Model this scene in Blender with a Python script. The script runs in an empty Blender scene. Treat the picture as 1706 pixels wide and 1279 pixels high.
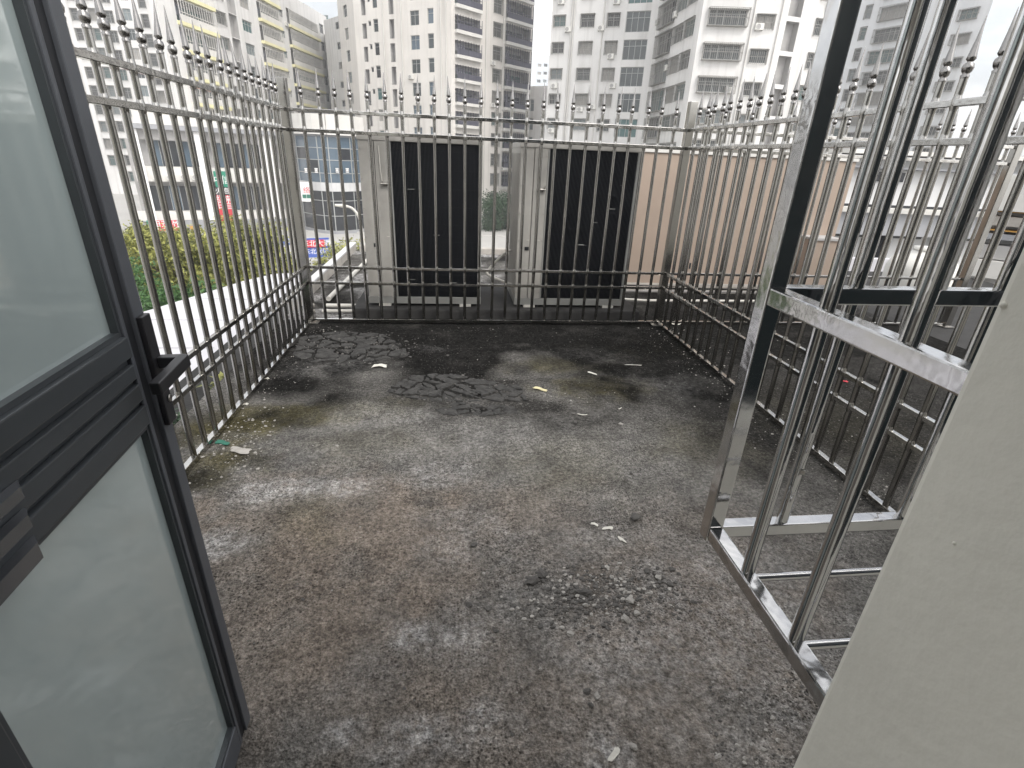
import bpy, bmesh, math, random
import numpy as np
from mathutils import Vector, Matrix, noise as mnoise

random.seed(7); rng = np.random.default_rng(7)
S = bpy.context.scene
COL = S.collection
R_ = math.radians

# ------------------------------------------------------------------ camera
H = 1.6                                   # eye height above the terrace floor (m)
FPX, W0, H0 = 844.65, 1706.0, 1279.0      # focal length in photo pixels
YAW, PITCH, ROLL = 0.1259, 0.4205, -0.0443
cy_, sy_, cp_, sp_, cr_, sr_ = math.cos(YAW), math.sin(YAW), math.cos(PITCH), math.sin(PITCH), math.cos(ROLL), math.sin(ROLL)
FWD = Vector((sy_*cp_, cy_*cp_, -sp_)); R0 = Vector((cy_, -sy_, 0)); D0 = FWD.cross(R0)
RIGHT = cr_*R0 + sr_*D0; DOWN = -sr_*R0 + cr_*D0
cam = bpy.data.cameras.new('camera'); camo = bpy.data.objects.new('camera', cam); COL.objects.link(camo)
cam.sensor_width = 36; cam.lens = 36*FPX/W0; cam.clip_start = 0.02; cam.clip_end = 2000
M = Matrix((RIGHT, -DOWN, -FWD)).transposed().to_4x4(); M.translation = (0, 0, H)
camo.matrix_world = M
S.camera = camo

# ------------------------------------------------------------------ world, sun, exposure
SUN_EL, SUN_AZ = R_(50), R_(148)           # azimuth from +Y towards +X
w = bpy.data.worlds.new('World'); S.world = w; w.use_nodes = True
nt = w.node_tree; N = nt.nodes; LK = nt.links
bg = N['Background']; sky = N.new('ShaderNodeTexSky'); sky.sky_type = 'NISHITA'; sky.sun_disc = False
sky.sun_elevation = SUN_EL; sky.sun_rotation = SUN_AZ; sky.dust_density = 4; sky.air_density = 1.0; sky.ozone_density = 1.0
hs = N.new('ShaderNodeHueSaturation'); hs.inputs['Saturation'].default_value = 0.30; hs.inputs['Value'].default_value = 1.7
LK.new(sky.outputs[0], hs.inputs['Color'])
tc = N.new('ShaderNodeTexCoord'); mp = N.new('ShaderNodeMapping'); mp.inputs['Scale'].default_value = (1, 1, 2.6)
cn = N.new('ShaderNodeTexNoise'); cn.inputs['Scale'].default_value = 2.2; cn.inputs['Detail'].default_value = 5; cn.inputs['Roughness'].default_value = .6
cr = N.new('ShaderNodeValToRGB'); cr.color_ramp.elements[0].position = .38; cr.color_ramp.elements[1].position = .68
LK.new(tc.outputs['Generated'], mp.inputs[0]); LK.new(mp.outputs[0], cn.inputs[0]); LK.new(cn.outputs[0], cr.inputs[0])
wm = N.new('ShaderNodeMix'); wm.data_type = 'RGBA'; wm.inputs[7].default_value = (12.5, 12.4, 12.2, 1)
LK.new(cr.outputs[0], wm.inputs[0]); LK.new(hs.outputs[0], wm.inputs[6])
LK.new(wm.outputs[2], bg.inputs[0]); bg.inputs[1].default_value = 0.12
sl = bpy.data.lights.new('sun', 'SUN'); sl.energy = 1.2; sl.angle = R_(18); sl.color = (1, .97, .92)
so = bpy.data.objects.new('sun', sl); COL.objects.link(so)
sd = Vector((math.sin(SUN_AZ)*math.cos(SUN_EL), math.cos(SUN_AZ)*math.cos(SUN_EL), math.sin(SUN_EL)))
so.rotation_euler = sd.to_track_quat('Z', 'Y').to_euler(); so.location = (5, -5, 30)
S.view_settings.view_transform = 'Standard'; S.view_settings.look = 'None'; S.view_settings.gamma = 1
S.view_settings.exposure = 0.60
S.cycles.max_bounces = 6; S.cycles.glossy_bounces = 4; S.cycles.diffuse_bounces = 3

# ------------------------------------------------------------------ photo pixel -> world helpers
def ray(px, py):
    return RIGHT*((px-W0/2)/FPX) + DOWN*((py-H0/2)/FPX) + FWD
def at_z(px, py, z=0.0):
    v = ray(px, py); t = (z-H)/v.z; return Vector((v.x*t, v.y*t, z))
def at_y(px, py, y):
    v = ray(px, py); t = y/v.y; return Vector((v.x*t, y, H+v.z*t))
def at_x(px, py, x):
    v = ray(px, py); t = x/v.x; return Vector((x, v.y*t, H+v.z*t))
def at_d(px, py, d):
    v = ray(px, py); t = d/math.hypot(v.x, v.y); return Vector((v.x*t, v.y*t, H+v.z*t))
G = -8.5                                   # street level

# ------------------------------------------------------------------ materials
MATS = {}
def mat(name, col, rough=.6, metal=0.0, spec=.5, var=.0, vscale=8, bump=0.0, bscale=60, streak=0.0, coat=0.0, rvar=0.0, stretch=(1, 1, 1), col2=None):
    m = bpy.data.materials.new(name); m.use_nodes = True
    t = m.node_tree; n = t.nodes; l = t.links; b = n['Principled BSDF']
    b.inputs['Base Color'].default_value = (*col, 1); b.inputs['Roughness'].default_value = rough
    b.inputs['Metallic'].default_value = metal; b.inputs['Specular IOR Level'].default_value = spec
    if coat: b.inputs['Coat Weight'].default_value = coat; b.inputs['Coat Roughness'].default_value = .05
    tcn = n.new('ShaderNodeTexCoord'); mpn = n.new('ShaderNodeMapping'); mpn.inputs['Scale'].default_value = stretch
    l.new(tcn.outputs['Object'], mpn.inputs[0])
    if var or rvar:
        no = n.new('ShaderNodeTexNoise'); no.inputs['Scale'].default_value = vscale; no.inputs['Detail'].default_value = 6; no.inputs['Roughness'].default_value = .62
        l.new(mpn.outputs[0], no.inputs[0])
        rp = n.new('ShaderNodeMapRange'); rp.inputs[1].default_value = .3; rp.inputs[2].default_value = .7
        l.new(no.outputs[0], rp.inputs[0])
        if var:
            mx = n.new('ShaderNodeMix'); mx.data_type = 'RGBA'
            c2 = col2 if col2 else tuple(c*(1-var) for c in col)
            mx.inputs[6].default_value = (*c2, 1); mx.inputs[7].default_value = (*col, 1)
            l.new(rp.outputs[0], mx.inputs[0]); out = mx.outputs[2]
            if streak:
                mp2 = n.new('ShaderNodeMapping'); mp2.inputs['Scale'].default_value = (1.3, 1.3, .07)
                l.new(tcn.outputs['Object'], mp2.inputs[0])
                n2 = n.new('ShaderNodeTexNoise'); n2.inputs['Scale'].default_value = 1.2; n2.inputs['Detail'].default_value = 5
                l.new(mp2.outputs[0], n2.inputs[0])
                r2 = n.new('ShaderNodeMapRange'); r2.inputs[1].default_value = .5; r2.inputs[2].default_value = .75; r2.inputs[4].default_value = streak
                l.new(n2.outputs[0], r2.inputs[0])
                m2 = n.new('ShaderNodeMix'); m2.data_type = 'RGBA'; m2.inputs[7].default_value = (col[0]*.45, col[1]*.44, col[2]*.42, 1)
                l.new(r2.outputs[0], m2.inputs[0]); l.new(out, m2.inputs[6]); out = m2.outputs[2]
            l.new(out, b.inputs['Base Color'])
        if rvar:
            rr = n.new('ShaderNodeMapRange'); rr.inputs[3].default_value = max(0.02, rough-rvar); rr.inputs[4].default_value = rough+rvar
            l.new(rp.outputs[0], rr.inputs[0]); l.new(rr.outputs[0], b.inputs['Roughness'])
    if bump:
        nb = n.new('ShaderNodeTexNoise'); nb.inputs['Scale'].default_value = bscale; nb.inputs['Detail'].default_value = 4
        l.new(mpn.outputs[0], nb.inputs[0])
        bn = n.new('ShaderNodeBump'); bn.inputs['Strength'].default_value = bump; bn.inputs['Distance'].default_value = .01
        l.new(nb.outputs[0], bn.inputs['Height']); l.new(bn.outputs[0], b.inputs['Normal'])
    MATS[name] = m; return m

mat('steel_finial', (.31, .30, .29), .2, 1, var=.3, vscale=20, rvar=.08)
mat('steel', (.40, .39, .37), .16, 1, var=.25, vscale=9, rvar=.08, bump=.10, bscale=14, stretch=(1, 1, .35))
mat('steel_rail', (.55, .54, .52), .11, 1, var=.25, vscale=12, rvar=.07, bump=.35, bscale=11)
mat('steel_polished', (.60, .595, .59), .09, 1, var=.22, vscale=7, rvar=.06, bump=.35, bscale=6)
mat('steel_dull', (.42, .40, .37), .32, 1, var=.35, vscale=18, rvar=.12)
mat('alu_grey', (.085, .092, .105), .42, 0, .5, var=.15, vscale=5, bump=.03, bscale=200)
mat('alu_trim', (.055, .062, .068), .33, 0, .5, var=.15, vscale=5)
mat('gasket', (.012, .013, .016), .55)
mat('black_chrome', (.10, .105, .115), .12, .35, 1.0, coat=1.0, var=.2)
mat('handle_black', (.02, .02, .023), .38)
mat('frosted_glass', (.485, .56, .555), .05, .16, 1.0, coat=1.0, var=.10, vscale=2.2, bump=.015, bscale=3)
mat('house_paint', (.88, .855, .77), .75, var=.12, vscale=5, bump=.12, bscale=60)
mat('room_paint', (.62, .60, .56), .8)
mat('white_wall', (.68, .67, .655), .85, var=.14, vscale=.22, streak=.45)
mat('cream_wall', (.67, .64, .60), .85, var=.12, vscale=.22, streak=.35)
mat('pale_wall', (.66, .67, .68), .85, var=.12, vscale=.22, streak=.30)
mat('far_wall', (.58, .62, .66), .85, var=.10, vscale=.1)  # haze of distance mixed into this bluish grey
mat('slab_white', (.66, .645, .61), .8, var=.2, vscale=.5)
mat('slab_yellow', (.74, .70, .42), .8, var=.15, vscale=.5)
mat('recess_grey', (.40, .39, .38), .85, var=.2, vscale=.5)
mat('window_glass', (.055, .07, .075), .12, 0, .6, var=.5, vscale=.35)
mat('window_teal', (.06, .15, .15), .14, 0, .6, var=.4, vscale=.4)
mat('window_blue', (.10, .15, .20), .08, 0, .7, var=.45, vscale=.12)
mat('window_dark', (.025, .028, .034), .15, 0, .5, var=.4, vscale=.4)
mat('curtain', (.40, .38, .35), .3, 0, .6, var=.5, vscale=3, stretch=(3, 3, .3))
mat('window_frosted', (.22, .26, .27), .25, 0, .6, var=.4, vscale=.6)
mat('window_frame', (.42, .43, .42), .5, .3, var=.2)
mat('grille', (.30, .29, .27), .6, .2, var=.3, vscale=2)
mat('railing', (.09, .09, .12), .5, .2, var=.3)
mat('appliance_white', (.68, .67, .63), .5, var=.12, vscale=3)
mat('unit_panel', (.40, .385, .355), .48, 0, .5, var=.28, vscale=3.5, streak=.5, bump=.02, bscale=30)
mat('unit_coil', (.008, .010, .015), .42, .2, var=.4, vscale=4)
mat('unit_fin', (.035, .038, .046), .35, .5, var=.6, vscale=2.2, stretch=(1, 1, .3))
mat('unit_frame', (.27, .27, .255), .45, var=.15, vscale=4)
mat('pipe_white', (.62, .60, .55), .5, var=.25, vscale=6)
mat('pipe_grey', (.25, .24, .23), .6, var=.3, vscale=6)
mat('plinth', (.032, .031, .030), .9, var=.55, vscale=6, bump=.4, bscale=40)
mat('peach', (.36, .285, .23), .8, var=.11, vscale=1.6, streak=.18, bump=.05, bscale=40)
mat('stone_coping', (.46, .43, .39), .85, var=.35, vscale=5, bump=.2, bscale=40)
mat('canopy_white', (.56, .555, .58), .6, var=.14, vscale=.9, streak=.1)
mat('grey_band', (.30, .305, .32), .7, var=.12, vscale=.7)
mat('light_panel', (.58, .58, .58), .7, var=.12, vscale=.6, streak=.2)
mat('street', (.42, .41, .39), .9, var=.15, vscale=.12)
mat('kerb', (.48, .47, .45), .9, var=.2, vscale=2)
mat('bark', (.12, .09, .065), .9, var=.4, vscale=8, bump=.5, bscale=20)
mat('stone', (.125, .118, .11), .9, var=.45, vscale=25, bump=.5, bscale=90)
mat('stone_pale', (.40, .38, .35), .9, var=.3, vscale=25, bump=.4, bscale=90)
mat('asphalt_flake', (.06, .058, .055), .95, var=.75, vscale=16, bump=1.0, bscale=90)
mat('paper', (.62, .60, .54), .8, var=.2, vscale=30)
mat('paper_yellow', (.60, .54, .33), .8, var=.2, vscale=30)
mat('scrap_green', (.03, .16, .11), .6, var=.3, vscale=20)
mat('sign_red', (.55, .03, .05), .5, var=.1)
mat('sign_green', (.0, .20, .12), .5, var=.1)
mat('sign_blue', (.05, .10, .38), .5, var=.1)
mat('sign_orange', (.50, .27, .06), .5, var=.1)
mat('sign_white', (.76, .75, .74), .5)
mat('sign_black', (.02, .02, .02), .5)
mat('awning_red', (.55, .04, .07), .6, var=.1)
mat('laundry', (.35, .36, .42), .9, var=.6, vscale=3)

def leaf_mat(name, c1, c2):
    m = bpy.data.materials.new(name); m.use_nodes = True
    t = m.node_tree; n = t.nodes; l = t.links; b = n['Principled BSDF']
    oi = n.new('ShaderNodeNewGeometry'); mx = n.new('ShaderNodeMix'); mx.data_type = 'RGBA'
    mx.inputs[6].default_value = (*c1, 1); mx.inputs[7].default_value = (*c2, 1)
    l.new(oi.outputs['Random Per Island'], mx.inputs[0]); l.new(mx.outputs[2], b.inputs['Base Color'])
    b.inputs['Roughness'].default_value = .55
    tr = n.new('ShaderNodeBsdfTranslucent'); l.new(mx.outputs[2], tr.inputs[0])
    ms = n.new('ShaderNodeMixShader'); ms.inputs[0].default_value = .3
    l.new(b.outputs[0], ms.inputs[1]); l.new(tr.outputs[0], ms.inputs[2]); l.new(ms.outputs[0], n['Material Output'].inputs[0])
    MATS[name] = m
leaf_mat('leaf_yellow', (.035, .05, .012), (.50, .50, .15))  # wide tone spread puts crown highlights and dark gaps into the leaf colour
leaf_mat('leaf_green', (.03, .085, .03), (.10, .20, .06))
leaf_mat('leaf_dark', (.018, .05, .02), (.05, .10, .04))

# ------------------------------------------------------------------ mesh helpers
class MB:
    def __init__(s): s.v = []; s.f = []; s.sm = []
    def add(s, vs, fs, smooth=False):
        o = len(s.v); s.v += [tuple(v) for v in vs]; s.f += [tuple(i+o for i in f) for f in fs]; s.sm += [smooth]*len(fs)
    def box(s, x0, x1, y0, y1, z0, z1, T=None, bev=0.0):
        if bev:
            bm = bmesh.new(); bmesh.ops.create_cube(bm, size=1)
            for v in bm.verts: v.co = Vector(((x0+x1)/2+v.co.x*(x1-x0), (y0+y1)/2+v.co.y*(y1-y0), (z0+z1)/2+v.co.z*(z1-z0)))
            bmesh.ops.bevel(bm, geom=bm.edges[:], offset=bev, segments=2, affect='EDGES', profile=.6)
            bm.verts.index_update()
            vs = [v.co.copy() for v in bm.verts]; fs = [tuple(v.index for v in f.verts) for f in bm.faces]; bm.free()
        else:
            vs = [Vector(p) for p in ((x0,y0,z0),(x1,y0,z0),(x1,y1,z0),(x0,y1,z0),(x0,y0,z1),(x1,y0,z1),(x1,y1,z1),(x0,y1,z1))]
            fs = [(0,3,2,1),(4,5,6,7),(0,1,5,4),(1,2,6,5),(2,3,7,6),(3,0,4,7)]
        if T: vs = [T @ v for v in vs]
        s.add(vs, fs); return s
    def tube(s, pts, r, n=10, cap=True):
        pts = [Vector(p) for p in pts]; rs = r if isinstance(r, (list, tuple)) else [r]*len(pts)
        vs = []; fs = []; prev = None
        for i, p in enumerate(pts):
            d = (pts[min(i+1, len(pts)-1)]-pts[max(i-1, 0)]).normalized()
            if prev is None: a = d.orthogonal().normalized()
            else: a = (prev-d*prev.dot(d)).normalized()
            prev = a; b = d.cross(a)
            for k in range(n):
                t = 2*math.pi*k/n; vs.append(p+(a*math.cos(t)+b*math.sin(t))*rs[i])
        for i in range(len(pts)-1):
            for k in range(n):
                fs.append((i*n+k, i*n+(k+1) % n, (i+1)*n+(k+1) % n, (i+1)*n+k))
        s.add(vs, fs, True)
        if cap:
            s.add(vs[:n], [tuple(range(n))[::-1]]); s.add(vs[-n:], [tuple(range(n))])
        return s
    def lathe(s, prof, n=12, c=(0, 0, 0)):
        vs = []; fs = []
        for r, z in prof:
            for k in range(n):
                t = 2*math.pi*k/n; vs.append((c[0]+r*math.cos(t), c[1]+r*math.sin(t), c[2]+z))
        for i in range(len(prof)-1):
            for k in range(n): fs.append((i*n+k, i*n+(k+1) % n, (i+1)*n+(k+1) % n, (i+1)*n+k))
        s.add(vs, fs, True); return s
    def prism(s, poly, z0, z1):
        n = len(poly); vs = [(x, y, z0) for x, y in poly]+[(x, y, z1) for x, y in poly]
        s.add(vs, [tuple(range(n))[::-1], tuple(range(n, 2*n))]+[(i, (i+1) % n, n+(i+1) % n, n+i) for i in range(n)]); return s
    def mesh(s, name, m):
        me = bpy.data.meshes.new(name); me.from_pydata(s.v, [], s.f); me.update()
        me.polygons.foreach_set('use_smooth', s.sm)
        if m: me.materials.append(MATS[m])
        return me
    def build(s, name, m, parent=None, loc=(0, 0, 0), rz=0):
        return place(name, s.mesh(name, m), parent, loc, rz)
def place(name, me, parent=None, loc=(0, 0, 0), rz=0):
    o = bpy.data.objects.new(name, me); COL.objects.link(o); o.location = loc; o.rotation_euler = (0, 0, rz)
    if parent: o.parent = parent
    return o
def tag(o, label, cat, group=None):
    o['label'] = label; o['category'] = cat
    if group: o['group'] = group
    return o
def thing(name, label, cat, loc=(0, 0, 0), rz=0, group=None):
    return tag(place(name, None, None, loc, rz), label, cat, group)
def struct(o): o['kind'] = 'structure'; return o
def copy_tree(o, parent=None):
    c = o.copy(); COL.objects.link(c); c.parent = parent
    for ch in list(o.children): copy_tree(ch, c)
    return c
def text_mesh(txt, size, depth=.0):
    cu = bpy.data.curves.new('lettering', 'FONT'); cu.body = txt; cu.size = size; cu.align_x = 'CENTER'; cu.align_y = 'CENTER'; cu.extrude = depth
    o = bpy.data.objects.new('lettering', cu); COL.objects.link(o)
    dg = bpy.context.evaluated_depsgraph_get(); me = bpy.data.meshes.new_from_object(o.evaluated_get(dg))
    bpy.data.objects.remove(o); return me

# numpy fractal value noise
def vnoise(x, y, seed=0):
    xi = np.floor(x).astype(np.int64); yi = np.floor(y).astype(np.int64); xf = x-xi; yf = y-yi
    def hsh(a, b):
        n = (a*374761393+b*668265263+seed*1442695041) & 0xffffffff
        n = ((n ^ (n >> 13))*1274126177) & 0xffffffff
        return ((n ^ (n >> 16)) & 0xffff)/65535.0
    u = xf*xf*(3-2*xf); v = yf*yf*(3-2*yf)
    return (hsh(xi, yi)*(1-u)+hsh(xi+1, yi)*u)*(1-v)+(hsh(xi, yi+1)*(1-u)+hsh(xi+1, yi+1)*u)*v
def fbm(x, y, sc, oct=4, seed=0):
    s = 0; a = 1; t = 0
    for i in range(oct):
        s = s+a*vnoise(x*sc, y*sc, seed+i*17); t += a; a *= .55; sc *= 2.03
    return s/t

# ================================================================== GROUND, STREET
XL, XR, YB = -1.4104, 2.2053, 5.0963
gm = MB(); gm.add([(-400, -50, 0), (400, -50, 0), (400, 450, 0), (-400, 450, 0)], [(0, 1, 2, 3)])
struct(gm.build('ground', 'street', None, (0, 0, G)))
for y0, y1 in ((58, 58.3), (72, 72.3)):
    struct(MB().box(-80, 80, y0, y1, G, G+.13).build('kerb', 'kerb'))

# terrace floor: fine grid, relief and stain and tone masks
x0, x1, y0, y1, st = -1.72, 5.2, -.2, 9.3, .03
nx = int((x1-x0)/st)+1; ny = int((y1-y0)/st)+1
gx, gy = np.meshgrid(np.linspace(x0, x1, nx), np.linspace(y0, y1, ny))
gz = (fbm(gx, gy, 1.2, 3, 3)-.5)*.02+(fbm(gx, gy, 14, 3, 5)-.5)*.010
def blob(px, py, rx, ry, k, seed, wob=.9):
    c = at_z(px, py, 0)
    d = np.sqrt(((gx-c.x)/rx)**2+((gy-c.y)/ry)**2)+(fbm(gx, gy, 7, 4, seed)-.5)*2*wob
    return np.clip(1.35-d, 0, 1)*k
def blobs(lst, s0, wob=.9):
    m = np.zeros_like(gx)
    for i, b in enumerate(lst): m = np.maximum(m, blob(*b, s0+i, wob))
    return m
pale = blobs([(440, 818, .30, .10, .85), (560, 815, .25, .10, .55), (365, 905, .10, .10, .8), (560, 605, .35, .22, .6), (720, 792, .20, .12, .45),
    (770, 900, .22, .2, .35), (680, 1060, .07, .06, .8), (760, 1060, .13, .12, .45), (705, 1222, .09, .05, 1), (805, 1190, .06, .05, .6), (570, 1222, .05, .03, .8),
    (1065, 1078, .09, .06, .5), (860, 740, .6, .3, .2), (1150, 1050, .7, .55, .42), (640, 690, .35, .15, .4), (1020, 1262, .05, .07, .9), (1325, 1185, .12, .12, .35), (620, 1120, .12, .1, .25),
    (1000, 800, .5, .3, .12), (900, 1000, .15, .2, .2), (700, 580, .2, .08, .5), (760, 640, .15, .12, .4), (1130, 640, .3, .2, .25), (560, 760, .5, .2, .15), (980, 590, .3, .15, .15)], 30)
pale = np.maximum(pale, blobs([(705, 1222, .10, .05, 1), (805, 1192, .07, .06, .9), (572, 1222, .06, .04, .9), (690, 1058, .08, .06, .9), (765, 1062, .14, .09, .6), (1022, 1262, .07, .08, .9), (1062, 1078, .10, .06, .6),
    (440, 822, .18, .07, .9), (365, 905, .09, .08, .9), (1320, 1190, .10, .08, .6), (760, 1240, .12, .05, .6), (640, 1262, .1, .05, .5), (1030, 900, .05, .05, .5)], 330, .45))
moss = blobs([(395, 712, .32, .2, 1), (470, 690, .45, .16, .8), (380, 770, .2, .14, .8), (600, 680, .5, .18, .4), (1000, 645, .45, .22, .75), (920, 608, .35, .18, .6), (345, 800, .12, .12, .6),
    (1180, 740, .4, .3, .3), (1080, 580, .5, .3, .4), (620, 740, .4, .2, .25), (950, 780, .4, .3, .25), (1400, 700, .5, .5, .4), (520, 860, .2, .2, .25)], 70)
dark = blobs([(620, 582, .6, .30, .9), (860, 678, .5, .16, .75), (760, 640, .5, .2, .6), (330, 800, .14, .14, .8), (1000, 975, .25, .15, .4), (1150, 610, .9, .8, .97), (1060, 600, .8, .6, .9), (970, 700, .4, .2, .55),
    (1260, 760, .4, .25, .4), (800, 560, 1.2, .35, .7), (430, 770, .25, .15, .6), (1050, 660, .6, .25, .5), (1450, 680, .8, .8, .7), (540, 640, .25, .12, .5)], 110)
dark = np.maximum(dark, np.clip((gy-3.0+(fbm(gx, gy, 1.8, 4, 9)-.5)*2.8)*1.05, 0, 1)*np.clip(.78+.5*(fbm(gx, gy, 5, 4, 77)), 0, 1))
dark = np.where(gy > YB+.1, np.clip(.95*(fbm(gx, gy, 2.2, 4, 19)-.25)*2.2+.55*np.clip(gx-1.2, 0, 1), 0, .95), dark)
pale = pale*np.clip(.95-.5*np.clip(gy-2.5, 0, 2), .30, .85)
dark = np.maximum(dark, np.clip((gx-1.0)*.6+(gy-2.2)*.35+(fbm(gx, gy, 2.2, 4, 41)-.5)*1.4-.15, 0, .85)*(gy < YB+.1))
pale = np.where(gy > YB+.1, np.clip((fbm(gx, gy, 3.1, 4, 23)-.48)*5, 0, .9)*np.clip(1.6-gx, .1, 1), pale)
brown = blobs([(600, 880, .7, .45, 1), (560, 1010, .5, .35, 1), (880, 860, .5, .3, .6), (640, 1150, .4, .25, .6), (930, 1110, .4, .25, .4), (450, 1060, .3, .4, .7), (1150, 880, .4, .3, .4), (1130, 1040, .6, .5, .85), (930, 1190, .7, .35, .8), (330, 850, .1, .1, .9)], 150)
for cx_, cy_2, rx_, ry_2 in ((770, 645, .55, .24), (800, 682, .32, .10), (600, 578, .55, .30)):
    bm_ = blob(cx_, cy_2, rx_, ry_2, 1, 201, .35); dark = np.maximum(dark, bm_*.97); pale = pale*(1-np.clip(bm_*1.5, 0, 1))  # floor colour darkened beneath the plates so the gaps read dark
gz = gz - dark*.006 + pale*.002
vs = np.stack([gx.ravel(), gy.ravel(), gz.ravel()], 1)
ii = (np.arange(ny-1)[:, None]*nx+np.arange(nx-1)[None, :]).ravel()
fs = np.stack([ii, ii+1, ii+nx+1, ii+nx], 1)
me = bpy.data.meshes.new('terrace_floor'); me.from_pydata(vs.tolist(), [], fs.tolist()); me.update()
me.polygons.foreach_set('use_smooth', np.ones(len(fs), bool))
ca = me.color_attributes.new('wear', 'FLOAT_COLOR', 'POINT')
ca.data.foreach_set('color', np.stack([pale.ravel(), moss.ravel(), dark.ravel(), brown.ravel()], 1).astype(np.float32).ravel())
m = bpy.data.materials.new('terrace_asphalt'); m.use_nodes = True; t = m.node_tree; n = t.nodes; l = t.links; b = n['Principled BSDF']
at = n.new('ShaderNodeVertexColor'); at.layer_name = 'wear'; sp = n.new('ShaderNodeSeparateColor'); l.new(at.outputs[0], sp.inputs[0])
tcn = n.new('ShaderNodeTexCoord')
def ntex(scale, det=5, rough=.6):
    q = n.new('ShaderNodeTexNoise'); q.inputs['Scale'].default_value = scale; q.inputs['Detail'].default_value = det; q.inputs['Roughness'].default_value = rough
    l.new(tcn.outputs['Object'], q.inputs[0]); return q.outputs[0]
def mrange(src, a, b_, c=0, d=1):
    q = n.new('ShaderNodeMapRange'); q.inputs[1].default_value = a; q.inputs[2].default_value = b_; q.inputs[3].default_value = c; q.inputs[4].default_value = d
    l.new(src, q.inputs[0]); return q.outputs[0]
def mixc(fac, a, b_, mode='MIX'):
    q = n.new('ShaderNodeMix'); q.data_type = 'RGBA'; q.blend_type = mode
    for sck, val in ((0, fac), (6, a), (7, b_)):
        if hasattr(val, 'is_output') or hasattr(val, 'links'): l.new(val, q.inputs[sck])
        else: q.inputs[sck].default_value = val if sck == 0 else (*val, 1)
    return q.outputs[2]
def mathn(op, a, b_):
    q = n.new('ShaderNodeMath'); q.operation = op
    for i_, val in enumerate((a, b_)):
        if hasattr(val, 'links'): l.new(val, q.inputs[i_])
        else: q.inputs[i_].default_value = val
    return q.outputs[0]
grit = ntex(125, 4, .75); mid = ntex(22, 5, .65); big = ntex(2.6, 5, .6)
c = mixc(mrange(big, .3, .7), (.125, .120, .112), (.225, .216, .202))
c = mixc(mathn('MULTIPLY', at.outputs[1], .8), c, (.245, .205, .170))
c = mixc(mathn('MULTIPLY', sp.outputs[1], mrange(mid, .3, .7, .55, .95)), c, (.125, .108, .036))
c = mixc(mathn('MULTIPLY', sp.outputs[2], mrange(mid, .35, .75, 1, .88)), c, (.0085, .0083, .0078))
c = mixc(mathn('MULTIPLY', sp.outputs[0], mrange(mid, .36, .60, .12, 1)), c, (.52, .51, .50))
gfac = mrange(ntex(1.6, 5, .65), .36, .62, .30, 1.0)
c = mixc(gfac, c, mixc(mrange(grit, .36, .60), (.30, .29, .28), (1.34, 1.34, 1.34)), 'MULTIPLY')
c = mixc(1.0, c, mixc(mrange(ntex(6, 9, .74), .34, .66), (.68, .68, .68), (1.26, 1.26, 1.26)), 'MULTIPLY')
c = mixc(1.0, c, mixc(mrange(ntex(48, 5, .72), .34, .64), (.55, .55, .55), (1.34, 1.34, 1.34)), 'MULTIPLY')
vp = n.new('ShaderNodeTexVoronoi'); vp.inputs['Scale'].default_value = 78; l.new(tcn.outputs['Object'], vp.inputs['Vector'])
sc3 = n.new('ShaderNodeSeparateColor'); l.new(vp.outputs['Color'], sc3.inputs[0])
pit_shade = mathn('MULTIPLY', mrange(vp.outputs['Distance'], .22, .42, 1, 0), mrange(sc3.outputs[0], .55, .62))
c = mixc(mathn('MULTIPLY', pit_shade, mathn('MULTIPLY', gfac, .85)), c, (.018, .017, .015))  # pit shade painted into the colour, apart from the bump
grn = mathn('MULTIPLY', mrange(vp.outputs['Distance'], .18, .34, 1, 0), mrange(sc3.outputs[1], .80, .86))
c = mixc(mathn('MULTIPLY', grn, mathn('MULTIPLY', gfac, .45)), c, (.36, .35, .33))
vo = n.new('ShaderNodeTexVoronoi'); vo.inputs['Scale'].default_value = 55; l.new(tcn.outputs['Object'], vo.inputs['Vector'])
spk = mathn('MULTIPLY', mrange(vo.outputs['Distance'], .10, .17, 1, 0), mrange(ntex(4, 4), .52, .66))
sc2 = n.new('ShaderNodeSeparateColor'); l.new(vo.outputs['Color'], sc2.inputs[0])
spk = mathn('MULTIPLY', spk, mrange(sc2.outputs[0], .72, .78))
c = mixc(spk, c, (.42, .40, .36))
l.new(c, b.inputs['Base Color']); b.inputs['Roughness'].default_value = .93; b.inputs['Specular IOR Level'].default_value = .04
v2 = n.new('ShaderNodeTexVoronoi'); v2.inputs['Scale'].default_value = 120; l.new(tcn.outputs['Object'], v2.inputs['Vector'])
hgt = mathn('ADD', mathn('MULTIPLY', grit, .7), mathn('ADD', mathn('MULTIPLY', mid, 1.1), mathn('MULTIPLY', v2.outputs['Distance'], .6)))
bp = n.new('ShaderNodeBump'); bp.inputs['Strength'].default_value = .9; bp.inputs['Distance'].default_value = .016
l.new(hgt, bp.inputs['Height']); l.new(bp.outputs[0], b.inputs['Normal'])
me.materials.append(m); MATS['terrace_asphalt'] = m
struct(place('terrace_floor', me))
struct(MB().box(5.2, 9, -.2, 9.3, -.3, -.004).box(-1.72, 9, -6, -.2, -.3, -.02).build('roof_deck', 'plinth'))
struct(MB().box(-1.72, 9, -6, 9.3, G, -.31).build('podium', 'recess_grey'))

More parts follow.
